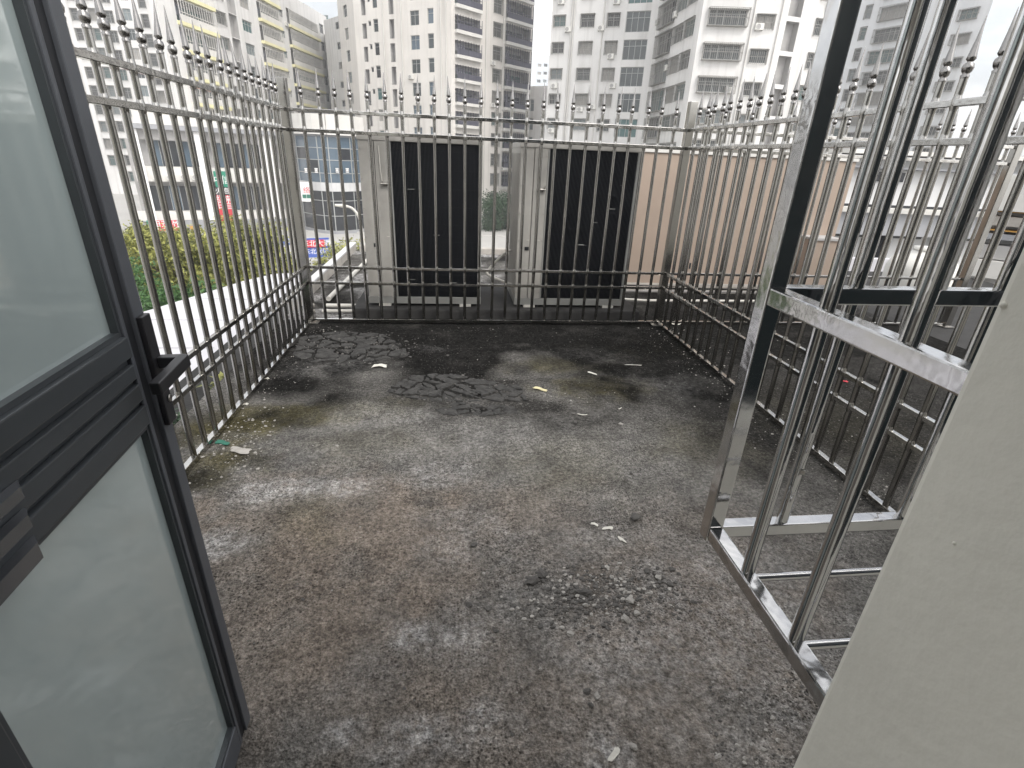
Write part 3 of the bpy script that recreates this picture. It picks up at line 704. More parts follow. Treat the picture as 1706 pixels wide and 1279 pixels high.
tower('apartment_tower', 'long white apartment tower with yellow banded balconies receding along the street', [
    (t1, [(294, 354, 25, 10, 44, 'balcony', 'slab_yellow'), (360, 375, 30, 21, 39, 'grille', GL), (384, 397, 45, 25, 62, 'slot', None), (405, 420, 44, 35, 53, 'plain', GL),
          (430, 464, 26, 12, 37, 'balcony', 'slab_yellow'), (468, 474, 45, 50, 62, 'plain', GL), (479, 528, 40, 27, 52, 'balcony', 'slab_yellow'), (532, 539, 46, 40, 55, 'plain', GL)])], z1t, 'white_wall', cat='tower')
t0 = Fac((80, 100, 140), (274, 60, 128))
tower('apartment_tower', 'plain white apartment tower seen between the door leaf and the balconied tower', [
    (t0, [(120, 132, 30, 14, 34, 'grille', GL), (150, 162, 30, 14, 34, 'grille', GL), (176, 190, 30, 18, 38, 'grille', GL), (206, 220, 30, 14, 34, 'plain', GL), (236, 248, 30, 24, 46, 'grille', GL)])], 46, 'white_wall', cat='tower')
zb_ = at_d(560, 28, 112).z
tq = Fac((545, 100, 116), (574, 100, 110))
tower('apartment_tower', 'narrow windowless end of a white tower between the balconied and cream towers', [(tq, [(562, 568, 80, 70, 82, 'small', GL)])], zb_, 'white_wall', cat='tower')
tf = Fac((892, 120, 260), (917, 120, 262)); zf = at_d(905, 92, 261).z
tower('distant_tower', 'pale distant tower seen in the gap between two nearer towers', [(tf, [(896, 902, 110, 106, 111, 'plain', GL), (906, 912, 110, 106, 111, 'plain', GL)])], zf, 'far_wall', cat='tower', depth=20)
tg = Fac((876, 160, 104), (916, 160, 102)); zg = at_d(895, 143, 103).z
tower('low_building', 'low white building filling the foot of the gap between the towers', [(tg, [(884, 890, 165, 165, 185, 'plain', GL)])], zg, 'white_wall', cat='building')
tz = Fac((478, 30, 210), (566, 30, 200)); zz = at_d(520, 3, 205).z
tower('distant_tower', 'distant teal glazed block above the roof of the balconied tower', [(tz, [(484, 500, 10, 6, 16, 'plain', 'window_teal'), (503, 520, 10, 6, 16, 'plain', 'window_teal'), (524, 545, 10, 6, 16, 'plain', 'window_teal')])], zz, 'far_wall', cat='tower', depth=20)

def drain(root, fc, px, py, z0, z1, r=.07):
    p = fc.P(fc.u(px, py), 0, r+.05); MB().tube([(0, 0, z0-G), (0, 0, z1-G)], r, 8).build('drain_pipe', 'slab_white', root, Vector((p.x, p.y, G))-root.location)
for px in (951, 954.5, 1003): drain(t3, t3a, px, 60, G, ZHI)
for px in (1249, 1294): drain(t3, t3c, px, 60, G, ZHI)
for px in (640, 670, 735, 744): drain(t2, t2a, px, 60, G, ZHI)
for px in (809, 838): drain(t2, t2b, px, 60, G, ZHI)
# air conditioners hung on the tower walls
acb = MB().box(-.42, .42, -.32, 0, 0, .58, bev=.03).mesh('casing', 'appliance_white')
fan = MB().lathe([(.235, 0), (.235, .015), (.2, .02), (.18, .006), (.06, .004), (.05, .015), (0, .016)], 16).mesh('fan_grille', 'recess_grey')
brk = MB().box(-.35, -.31, -.34, 0, -.06, -.005).box(.31, .35, -.34, 0, -.06, -.005).mesh('bracket', 'grille')
def ac(fc, px, py, label, grp, s=1.0):
    p = fc.hit(px, py)+fc.n*.32*0; r = thing('air_conditioner', label, 'air conditioner', p, fc.ang, grp)
    p.z -= .29; r.location = p+fc.n*.02
    place('casing', acb, r); f_ = place('fan_grille', fan, r, (-.12, -.321, .29)); f_.rotation_euler = (math.pi/2, 0, 0); place('bracket', brk, r)
for px, py in ((936, 3), (1028, 3), (947, 49), (1002, 47), (1018, 94), (924, 143), (1021, 143), (967, 182), (988, 178), (919, 217)):
    ac(t3a, px, py, 'small white air conditioner on the front of the stepped white tower', 'air conditioners on the stepped tower front')
for px, py in ((1098, 36), (1127, 24), (1112, 113)):
    ac(t3b, px, py, 'small white air conditioner on the angled return of the stepped white tower', 'air conditioners on the stepped tower return')
for px, py in ((1264, 45), (1214, 150)):
    ac(t3c, px, py, 'white air conditioner beside the caged bay windows of the stepped tower', 'air conditioners by the caged bay windows')
for px, py in ((1382, 10), (1370, 78), (1352, 160)):
    ac(t3d, px, py, 'white air conditioner past the stair slots of the stepped tower', 'air conditioners past the stair slots')
for px, py in ((686, 128), (820, 105), (820, 175)):
    ac(t2b if px > 752 else t2a, px, py, 'small white air conditioner on the cream tower', 'air conditioners on the cream tower')
for px, py in ((1516, 24),):
    ac(t4, px, py, 'small white air conditioner on the tower against open sky', 'air conditioners on the far white tower')
for px, py in ((468, 70), (476, 40), (538, 136)):
    ac(t1, px, py, 'small white air conditioner on the yellow banded tower', 'air conditioners on the yellow banded tower')

# ================================================================== LOW SHOP BUILDINGS ACROSS THE STREET
s1 = Fac((226, 260, 79), (492, 260, 80)); bs = Vector((s1.A.x, s1.A.y, G))
sh = thing('shop_building', 'white shop building with columns and dark window bands behind the shrubs', 'building', bs)
def sbox(fc, base, par, name, pxa, pxb, pyt, pyb, o0, o1, mt, pxz=None, grp=None):
    """box on a facade: pixel columns give u, rows give z; o0..o1 = offsets (out is negative local y)"""
    pm = pxz or (pxa+pxb)/2; ua, ub = fc.u(pxa, (pyt+pyb)/2), fc.u(pxb, (pyt+pyb)/2); za, zb = fc.z(pm, pyb), fc.z(pm, pyt)
    return MB().box(0, ub-ua, o0, o1, 0, zb-za).build(name, mt, par, fc.P(ua, za)-base, fc.ang)
sbox(s1, bs, sh, 'wall', 226, 492, 236, 395, 1.6, 12, 'recess_grey', 330)
sbox(s1, bs, sh, 'roof_parapet', 222, 482, 190, 211, -.4, 12, 'slab_white', 330)
sbox(s1, bs, sh, 'eave', 222, 482, 211.2, 219, -.6, 12, 'grey_band', 330)
sbox(s1, bs, sh, 'soffit_shade', 226, 484, 219.2, 236, .3, 1.58, 'recess_grey', 330)  # grey box standing in for the shadow under the eave
sbox(s1, bs, sh, 'spandrel', 226, 492, 279, 303, .1, 1.58, 'slab_white', 330)
sbox(s1, bs, sh, 'spandrel', 226, 492, 352, 366, .1, 1.58, 'slab_white', 330)
sbox(s1, bs, sh, 'sign_fascia', 226, 492, 366.5, 384, -.3, 1.58, 'grey_band', 330)
for a, b_ in ((236, 248), (338, 356), (440, 453), (458, 466)):
    sbox(s1, bs, sh, 'column', a, b_, 219.5, 392, -.2, .09, 'sign_white', 330)
for a, b_ in ((250, 336), (358, 438)):
    for r_, (yt, yb) in enumerate(((237, 278), (311, 351))):
        nw = 5
        for k in range(nw):
            xa = a+(b_-a)*k/nw; xb = a+(b_-a)*(k+1)/nw
            wdw = sbox(s1, bs, sh, 'window', xa, xb, yt, yb, 1.3, 1.58, 'window_dark' if (k+r_) % 3 else 'window_blue', 330)
            sbox(s1, s1.P(s1.u(xa, (yt+yb)/2), s1.z(330, yb)), None, 'frame', xa, xa+.8, yt, yb, 1.2, 1.29, 'window_frame', 330).parent = wdw
            wdw.children[0].location = (0, 0, 0); wdw.children[0].rotation_euler = (0, 0, 0)
for k, px in enumerate((262, 284, 307, 326)):
    ac(s1, px, 295, 'white air conditioner on the upper ledge of the shop building', 'air conditioners on the shop ledge')
def letters(fc, px, py, off, txt, size, mt, par, base):
    me_ = text_mesh(txt, size, .01); me_.materials.clear(); me_.materials.append(MATS[mt])
    p = fc.P(fc.u(px, py), fc.z(px, py), off)-base
    o = place('lettering', me_, par, p); o.rotation_euler = (math.pi/2, 0, fc.ang); return o
def sign(fc, name, label, pxa, pxb, pyt, pyb, off, mt, texts, cat='sign'):
    p = fc.P(fc.u((pxa+pxb)/2, pyb), fc.z((pxa+pxb)/2, pyb), off); root = thing(name, label, cat, p)
    ua, ub = fc.u(pxa, (pyt+pyb)/2), fc.u(pxb, (pyt+pyb)/2); za, zb = fc.z((pxa+pxb)/2, pyb), fc.z((pxa+pxb)/2, pyt)
    MB().box(0, ub-ua, -.12, .0, 0, zb-za, bev=.02).build('board', mt, root, fc.P(ua, za, off)-p, fc.ang)
    for tx, px, py, sz, m_ in texts: letters(fc, px, py, off+.135, tx, sz, m_, root, p)
    return root
sign(s1, 'shop_sign', 'green shop sign with white lettering above the red vertical sign', 357, 383, 285, 311, .25, 'sign_green', [('中', 363.5, 300, 1.1, 'sign_white'), ('信', 376, 300, 1.1, 'sign_white')])
sign(s1, 'shop_sign', 'black strip sign with white lettering between the green and red signs', 358.5, 386, 312, 323.5, .25, 'sign_black', [('火', 364, 318, .8, 'sign_white'), ('宫', 377, 318, .8, 'sign_white')])
sign(s1, 'shop_sign', 'tall red shop sign with white vertical lettering on the shop building', 360, 392, 324.5, 368, .25, 'sign_red', [('红', 367, 331, .95, 'sign_white'), ('日', 368.5, 342, .95, 'sign_white'), ('来', 380, 332, .95, 'sign_white'), ('自', 381.5, 343, .95, 'sign_white')])
sign(s1, 'shop_sign', 'long red shop sign with white lettering low on the shop building', 262, 296, 366, 384, .42, 'sign_red', [('湘菜馆', 278, 375, 1.15, 'sign_white')])
sign(s1, 'shop_sign', 'small green shop sign at the end of the long red sign', 246, 256, 366, 384, .42, 'sign_green', [])
sign(s1, 'shop_sign', 'small orange shop sign beside the long red sign', 298, 308, 366, 384, .42, 'sign_orange', [])
sign(s1, 'shop_sign', 'orange shop sign lower than the others, half behind the shrubs', 318, 334, 375, 395, .42, 'sign_orange', [])
aw = thing('awning', 'red awning over the pavement below the shop columns', 'awning', s1.P(s1.u(440, 410), G+1.5, 1.2))
ua, ub = s1.u(424, 405), s1.u(458, 405); za = s1.z(440, 422); zb = s1.z(440, 402)
amb = MB(); amb.add([(0, 0, zb-za), (ub-ua, 0, zb-za), (ub-ua, -1.6, .35), (0, -1.6, .35), (0, -1.6, 0), (ub-ua, -1.6, 0), (0, 0, zb-za-.1), (ub-ua, 0, zb-za-.1)], [(0, 1, 2, 3), (3, 2, 5, 4), (6, 4, 5, 7), (0, 3, 4, 6), (1, 7, 5, 2)])
amb.build('cloth', 'awning_red', aw, s1.P(ua, za, .0)-aw.location, s1.ang)
for uu in (ua+.1, ub-.1): MB().tube([(0, 0, 0), (0, 0, za-G)], .05, 8).build('pole', 'steel_dull', aw, s1.P(uu, G, 1.5)-aw.location)

# curved glass building: faceted front, panes one by one
cgl = [at_d(px, 300, d) for px, d in ((484, 80), (500, 76.5), (516, 74), (534, 72.6), (552, 72), (570, 72.3), (588, 73.2), (606, 75))]
bg_ = Vector((cgl[3].x, cgl[3].y, G)); gb = thing('glass_building', 'curved blue glass building with a white roof band and grid of panes', 'building', bg_)
rows = [(227, 246, 'window_blue'), (246, 266, 'window_blue'), (266, 288, 'window_blue'), (288, 304, 'window_blue'), (304, 318, 'fascia'), (318, 334, 'window_dark'), (334, 359, 'window_dark'), (359, 384, 'window_dark'), (384, 396, 'fascia')]
def zat(py): return at_d(540, py, 72.6).z
for i in range(len(cgl)-1):
    a = Vector((cgl[i].x, cgl[i].y, 0)); b_ = Vector((cgl[i+1].x, cgl[i+1].y, 0)); u_ = (b_-a).normalized(); Lf = (b_-a).length; ang = math.atan2(u_.y, u_.x)
    MB().box(0, Lf, .12, 6, 0, zat(224)-G).build('wall', 'grey_band', gb, Vector((a.x, a.y, G))-bg_, ang)
    for yt, yb, m_ in rows:
        z0, z1 = zat(yb), zat(yt)
        if m_ == 'fascia': MB().box(0, Lf, -.06, .119, 0, z1-z0).build('fascia', 'light_panel' if yt < 330 else 'grey_band', gb, Vector((a.x, a.y, z0))-bg_, ang); continue
        MB().box(.03, Lf-.03, .04, .10, .03, z1-z0-.03).build('pane', m_ if random.random() < .8 else 'window_dark', gb, Vector((a.x, a.y, z0))-bg_, ang)
        MB().box(-.05, .05, -.03, .118, 0, z1-z0).box(.05, Lf-.05, -.02, .1, -.04, .04).build('mullion', 'window_frame', gb, Vector((a.x, a.y, z0))-bg_, ang)
    MB().box(-.1, Lf+.1, -.5, 6, 0, zat(190)-zat(224)).build('roof_band', 'slab_white', gb, Vector((a.x, a.y, zat(224)))-bg_, ang)
sg = Fac((484, 300, 72.5), (606, 300, 71.2))
for k, px in enumerate((509, 526, 542, 561, 578, 592)):
    o = sign(sg, 'window_poster', 'white square poster with dark glyph in the glass building windows', px-2.6, px+2.6, 280, 287.5, -.4, 'sign_white', [('口', px, 284, .42, 'sign_black')], 'poster'); o['group'] = 'white posters in the glass building'
sign(sg, 'wall_sign', 'white sign board with red glyph and two dark squares on the glass building', 497, 521, 303, 335, .35, 'sign_white', [('络', 512, 317, .85, 'sign_red'), ('■', 508.5, 327, .62, 'scrap_green'), ('■', 515.5, 327, .62, 'scrap_green')])
hb = Fac((500, 400, 50), (560, 400, 50.5))
sign(hb, 'street_banner', 'red and blue street banner with white lettering beyond the corner post', 509, 549, 396, 428, 0, 'sign_blue', [('东北大区', 527, 418.5, .55, 'sign_white')])
r_ = sign(hb, 'street_banner', 'red strip banner with white lettering fixed on the blue banner', 510, 541, 399, 411, .13, 'sign_red', [('东北大酒', 526, 405, .62, 'sign_white')])
sign(hb, 'street_banner', 'small blue banner just behind the fence corner post', 470, 486, 394, 408, 0, 'sign_blue', [('口', 478, 401, .5, 'sign_white')])

# ================================================================== STREET LAMP
lt = at_d(576, 343, 24); le = at_d(566, 341, 24); ls = at_d(603, 385, 24); lb_ = at_d(605, 400, 24)
lp = thing('street_lamp', 'white street lamp with a curved arm beyond the roof edge', 'lamp', (lb_.x, lb_.y, G))
pts = curve([lb_, ls, at_d(598, 362, 24), at_d(588, 348, 24), lt], 6); o_ = Vector((lb_.x, lb_.y, G))
MB().tube([(0, 0, 0), (0, 0, lb_.z-G)], .07, 10).build('pole', 'pipe_white', lp)
MB().tube([p-o_ for p in pts], .055, 10).build('arm', 'pipe_white', lp)
MB().tube([lt-o_, le-o_-Vector((.2, 0, .02))], [.09, .05], 8).build('lamp_head', 'pipe_white', lp)

# ================================================================== TREES
def tree(name, label, px, py_top, d, rx, rz, nleaf, lsz, mt, seed, lobes=9, grp='trees and shrubs along the street', ry=None, gap=.35):
    top = at_d(px, py_top, d); base = Vector((top.x, top.y, G)); ht = top.z-G; ry = ry or rx
    root = thing(name, label, 'tree', base, 0, grp); r2 = np.random.default_rng(seed)
    cz = ht-rz
    tr = MB().tube([(0, 0, 0), (.05, .03, cz*.5), (0, .0, cz*.9)], [.16, .13, .09], 8)
    cen = []
    for k in range(lobes):
        a = r2.uniform(0, 6.283); rr = math.sqrt(r2.uniform(0, 1))*.72; zz_ = r2.uniform(-.6, .62)
        cen.append((math.cos(a)*rr*rx, math.sin(a)*rr*ry, cz+zz_*rz))
        tr.tube([(0, 0, cz*.75), (cen[-1][0]*.5, cen[-1][1]*.5, (cz*.8+cen[-1][2])/2), cen[-1]], [.07, .045, .02], 5)
    tr.build('trunk', 'bark', root)
    C_ = np.array(cen); idx = r2.integers(0, lobes, nleaf); dirs = r2.normal(size=(nleaf, 3)); dirs /= np.linalg.norm(dirs, axis=1)[:, None]
    rad = (r2.uniform(0, 1, nleaf)**.45)*((.42+.25*r2.random(lobes)[idx])*(1 if lobes < 15 else .55))
    P = C_[idx]+dirs*rad[:, None]*np.array([rx, ry, rz])*.95
    P = P+(r2.normal(size=(nleaf, 3))*.04*rx)
    nrm = dirs*.6+r2.normal(size=(nleaf, 3))*.6+np.array([0, 0, .35]); nrm /= np.linalg.norm(nrm, axis=1)[:, None]
    tmp = r2.normal(size=(nleaf, 3)); t1_ = np.cross(nrm, tmp); t1_ /= np.linalg.norm(t1_, axis=1)[:, None]; t2_ = np.cross(nrm, t1_)
    sz = lsz*r2.uniform(.6, 1.3, nleaf)[:, None]
    V = np.stack([P-t1_*sz, P+t2_*sz*.45+nrm*sz*.15, P+t1_*sz, P-t2_*sz*.45+nrm*sz*.15], 1).reshape(-1, 3)
    Fq = np.arange(nleaf*4).reshape(-1, 4)
    me_ = bpy.data.meshes.new('crown'); me_.from_pydata(V.tolist(), [], Fq.tolist()); me_.update(); me_.materials.append(MATS[mt]); place('crown', me_, root)
    return root
tree('street_tree', 'broad yellow green tree crown behind the middle of the spike fence along the canopy', 372, 350, 22, 2.3, 2.0, 20000, .075, 'leaf_yellow', 1, 34)
tree('street_tree', 'yellow green tree crown between the door leaf and the broad crown', 285, 354, 23, 2.0, 1.8, 15000, .075, 'leaf_yellow', 2, 28)
tree('street_tree', 'yellow green tree crown nearest the door leaf stile', 222, 352, 25, 1.7, 1.8, 12000, .075, 'leaf_yellow', 3, 28)
tree('street_tree', 'darker yellow green tree crown in front of the red awning', 452, 412, 23, 1.5, 1.5, 12000, .075, 'leaf_yellow', 4, 28)
tree('street_tree', 'deep green tree crown rising just past the white canopy', 255, 436, 15, 1.0, 1.2, 9000, .055, 'leaf_green', 5, 8)
tree('street_tree', 'fresh green tree crown low beside the canopy far edge', 318, 462, 14, .9, 1.0, 7000, .055, 'leaf_green', 8, 8)
tree('street_tree', 'sparse light green tree in front of the glass building', 575, 392, 27, 1.5, 1.1, 3200, .07, 'leaf_yellow', 6, 9)
tree('street_tree', 'small light green tree by the street banner and corner post', 528, 428, 22, .8, .8, 1800, .06, 'leaf_yellow', 11, 7)
tree('street_tree', 'dark green tree at the foot of the cream tower between the outdoor units', 838, 316, 80, 3.6, 3.4, 9000, .2, 'leaf_dark', 7, 12)

# ================================================================== NEIGHBOURING BUILDING ON THE RIGHT
nb = Fac((1385, 330, 17.5), (1780, 330, 22)); bn = nb.A.copy(); bn.z = G
ng = thing('neighbour_building', 'light grey neighbouring building with ledges and a grey band past the peach wall', 'building', bn)
zs_ = lambda py: nb.z(1560, py)
def nbox(name, u0, u1, yt, yb, o0, o1, mt): return MB().box(u0, u1, o0, o1, 0, zs_(yt)-zs_(yb)).build(name, mt, ng, nb.P(0, zs_(yb))-bn, nb.ang)
LN = nb.L
MB().box(0, LN, .5, 6, 0, zs_(262)-G).build('wall', 'light_panel', ng, Vector((0, 0, 0)), nb.ang)
nbox('roof_ledge', -.2, LN, 255, 262, -.5, 6.1, 'slab_white')
nbox('upper_wall', 0, LN, 263, 281, .1, .49, 'light_panel')
nbox('ledge', -.1, LN, 281.2, 285, -.25, .49, 'grey_band')
for k in range(5):
    nbox('wall_panel', k*LN/5+.015, (k+1)*LN/5-.015, 286, 349, .05, .49, 'light_panel')
nbox('ledge', -.1, LN, 349.5, 357, -.35, .49, 'slab_white')
nbox('grey_band', -.1, LN, 357.5, 394, -.2, .49, 'grey_band')
for k in range(4):
    dr = nbox('shutter', k*LN/4+.5, (k+1)*LN/4-.35, 400, 480, .30, .49, 'light_panel')
    nbox('shutter_frame', k*LN/4+.38, k*LN/4+.5, 395, 480, .1, .49, 'window_dark'); nbox('shutter_head', k*LN/4+.5, (k+1)*LN/4-.35, 395, 400, .1, .49, 'window_dark')
for k, (u, v_) in enumerate(((.9, 1.9),)):
    w_ = nbox('window', u, v_, 290, 306, .0, .049, 'window_dark')
for k, dz in enumerate((344, 346)):
    MB().tube([(0, -.5, 0), (LN, -.5, 0)], .018, 6).build('cable', 'window_dark', ng, nb.P(0, zs_(dz))-bn, nb.ang)
for u in (3.8, 4.0, 4.15): MB().tube([(u, -.4, zs_(352)-G), (u, -.4, zs_(340)-G)], .03, 6).build('bracket', 'sign_white', ng, (0, 0, 0), nb.ang)
# far right: stacked white ledges with yellow edges
fr_ = Fac((1642, 350, 12), (1800, 350, 12)); fb = fr_.A.copy(); fb.z = G
fs_ = thing('side_building', 'pale building with projecting ledges and yellow edging at the neighbour end', 'building', fb)
MB().box(0, fr_.L, .4, 3, 0, fr_.z(1690, 290)-G).build('wall', 'light_panel', fs_, (0, 0, 0), fr_.ang)
for yt, yb, m_ in ((292, 352, 'slab_white'), (353, 354.5, 'sign_orange'), (362, 378, 'stone_coping'), (385, 387, 'sign_orange'), (392, 402, 'grey_band'), (412, 436, 'recess_grey'), (438, 468, 'slab_white')):
    MB().box(0, fr_.L, -.1 if m_ == 'slab_white' else .0, .399, 0, fr_.z(1690, yt)-fr_.z(1690, yb)).build('ledge', m_, fs_, fr_.P(0, fr_.z(1690, yb))-fb, fr_.ang)
# tank on the roof
tk = at_d(1527, 468, 9.2); tank = thing('water_tank', 'white rounded tank on the roof past the peach wall', 'tank', (tk.x, tk.y, 0))
MB().lathe([(.0, .0), (.40, .0), (.42, .05), (.42, .42), (.36, .55), (.18, .62), (.16, .66), (.0, .67)], 24).build('body', 'appliance_white', tank)
MB().lathe([(.17, .66), (.17, .70), (.0, .71)], 20).build('lid', 'appliance_white', tank)
nbx = thing('low_wall', 'low white parapet at the far side of the roof past the peach wall', 'parapet', (7, 8.4, 0))
MB().box(-1.4, 2.0, -.06, .06, -.2, .22, bev=.01).build('wall', 'canopy_white', nbx)

# ================================================================== RUBBLE, LITTER, CRACKED ASPHALT
def gz_at(x, y):
    i = min(max(int((x-x0)/st), 0), nx-1); j = min(max(int((y-y0)/st), 0), ny-1); return float(gz[j, i])
def stone_mesh(seed, sub=1):
    bm = bmesh.new(); bmesh.ops.create_icosphere(bm, subdivisions=sub, radius=1); r2 = random.Random(seed); o = Vector((seed*3.1, seed*1.7, 0))
    for v in bm.verts:
        v.co *= .72+.5*mnoise.noise(v.co*1.3+o)+.18*mnoise.noise(v.co*3+o); v.co.z *= .62
    me_ = bpy.data.meshes.new('stone'); bm.to_mesh(me_); bm.free(); return me_
SM = []
for k in range(8):
    a = stone_mesh(k+1, 2); a.materials.append(MATS['stone']); b2 = a.copy(); b2.materials.clear(); b2.materials.append(MATS['stone_pale']); SM.append((a, b2))
big = [(885, 970, .040, 0), (904, 958, .032, 0), (1057, 864, .038, 0), (1049, 1002, .024, 1), (1043, 1034, .026, 1), (975, 988, .034, 0), (950, 1057, .018, 1), (790, 908, .024, 0), (1078, 953, .020, 0),
       (1096, 964, .018, 1), (1118, 950, .018, 0), (1292, 790, .026, 1), (1034, 707, .022, 1), (978, 1152, .018, 0), (995, 1160, .016, 1), (1028, 873, .014, 0), (1052, 790, .014, 0), (900, 1043, .014, 0), (1025, 1010, .018, 0),
       (1060, 1022, .018, 1), (1010, 996, .016, 1), (985, 1175, .014, 0), (905, 968, .016, 0), (856, 952, .012, 0), (1055, 1245, .016, 1)]
lab = {0: 'dark broken asphalt lump lying on the terrace floor', 1: 'pale broken mortar chip lying on the terrace floor'}
for k, (px, py, r, pal) in enumerate(big):
    p = at_z(px, py, 0); o = place('rubble_chunk', SM[k % 8][pal], None, (p.x, p.y, gz_at(p.x, p.y)+r*.25), random.uniform(0, 6)); o.scale = (r, r*random.uniform(.7, 1), r*random.uniform(.7, 1))
    tag(o, lab[pal], 'rubble', 'dark asphalt lumps on the floor' if not pal else 'pale mortar chips on the floor')
# fine gravel: one mass
gm = MB(); cR = at_z(1000, 990, 0)
base_ = []
for k in range(5):
    bm = bmesh.new(); bmesh.ops.create_icosphere(bm, subdivisions=1, radius=1); o = Vector((k*5.3, 2, 1))
    vs_ = [v.co*(.75+.5*mnoise.noise(v.co*1.4+o)) for v in bm.verts]; bm.verts.index_update(); base_.append((vs_, [tuple(v.index for v in f.verts) for f in bm.faces])); bm.free()
def pebble(x, y, r, target):
    vs_, fs_2 = base_[random.randrange(5)]; a = random.uniform(0, 6.28); ca_, sa_ = math.cos(a), math.sin(a); z = gz_at(x, y)+r*.2
    target.add([(x+(v.x*ca_-v.y*sa_)*r, y+(v.x*sa_+v.y*ca_)*r*.85, z+v.z*r*.6) for v in vs_], fs_2)
gp = MB()
for k in range(650):
    a = random.gauss(0, 1); b2 = random.gauss(0, 1); x = cR.x+a*.21-.02; y = cR.y+b2*.10
    pebble(x, y, abs(random.gauss(.0, .0055))+.002, gm if random.random() < .8 else gp)
for k in range(300):
    pebble(cR.x+random.gauss(0, .15)-.01, cR.y+random.gauss(0, .07), random.uniform(.005, .015), gm if random.random() < .75 else gp)
for k in range(2600):
    x = random.uniform(XL, 3.4); y = random.uniform(.75, 5.0)
    if mnoise.noise(Vector((x*1.3, y*1.3, 3))) < random.uniform(-.3, .5): continue
    pebble(x, y, abs(random.gauss(0, .0035))+.0015, gm if random.random() < .72 else gp)
for k in range(1100):
    y = random.uniform(1.2, 5.0); x = random.choice((XL+abs(random.gauss(0, .15))+.02, XR-abs(random.gauss(0, .15))-.02, XR+abs(random.gauss(0, .2))+.03))
    pebble(x, y, abs(random.gauss(0, .004))+.0018, gp if random.random() < .5 else gm)
for k in range(200):
    p = at_z(random.gauss(400, 55), random.gauss(725, 35), 0); pebble(p.x, p.y, abs(random.gauss(0, .005))+.002, gp)
for k in range(260):
    p = at_z(random.uniform(1180, 1350), random.uniform(1130, 1275), 0); pebble(p.x, p.y, abs(random.gauss(0, .004))+.0015, gp if random.random() < .4 else gm)
for (pa, pb), (qa, qb), cnt in (((645, 910), (618, 695), 260), ((480, 730), (550, 606), 420), ((850, 1000), (640, 710), 160)):
    for k in range(cnt):
        p = at_z(random.gauss((pa+pb)/2, (pb-pa)/4.5), random.gauss((qa+qb)/2, (qb-qa)/4.5), 0); pebble(p.x, p.y, abs(random.gauss(0, .006))+.003, gm)
for mb_, m_, lb2 in ((gm, 'stone', 'dark loose grit scattered over the terrace floor'), (gp, 'stone_pale', 'pale loose grit scattered over the terrace floor')):
    o = mb_.build('gravel', m_); tag(o, lb2, 'gravel'); o['kind'] = 'stuff'

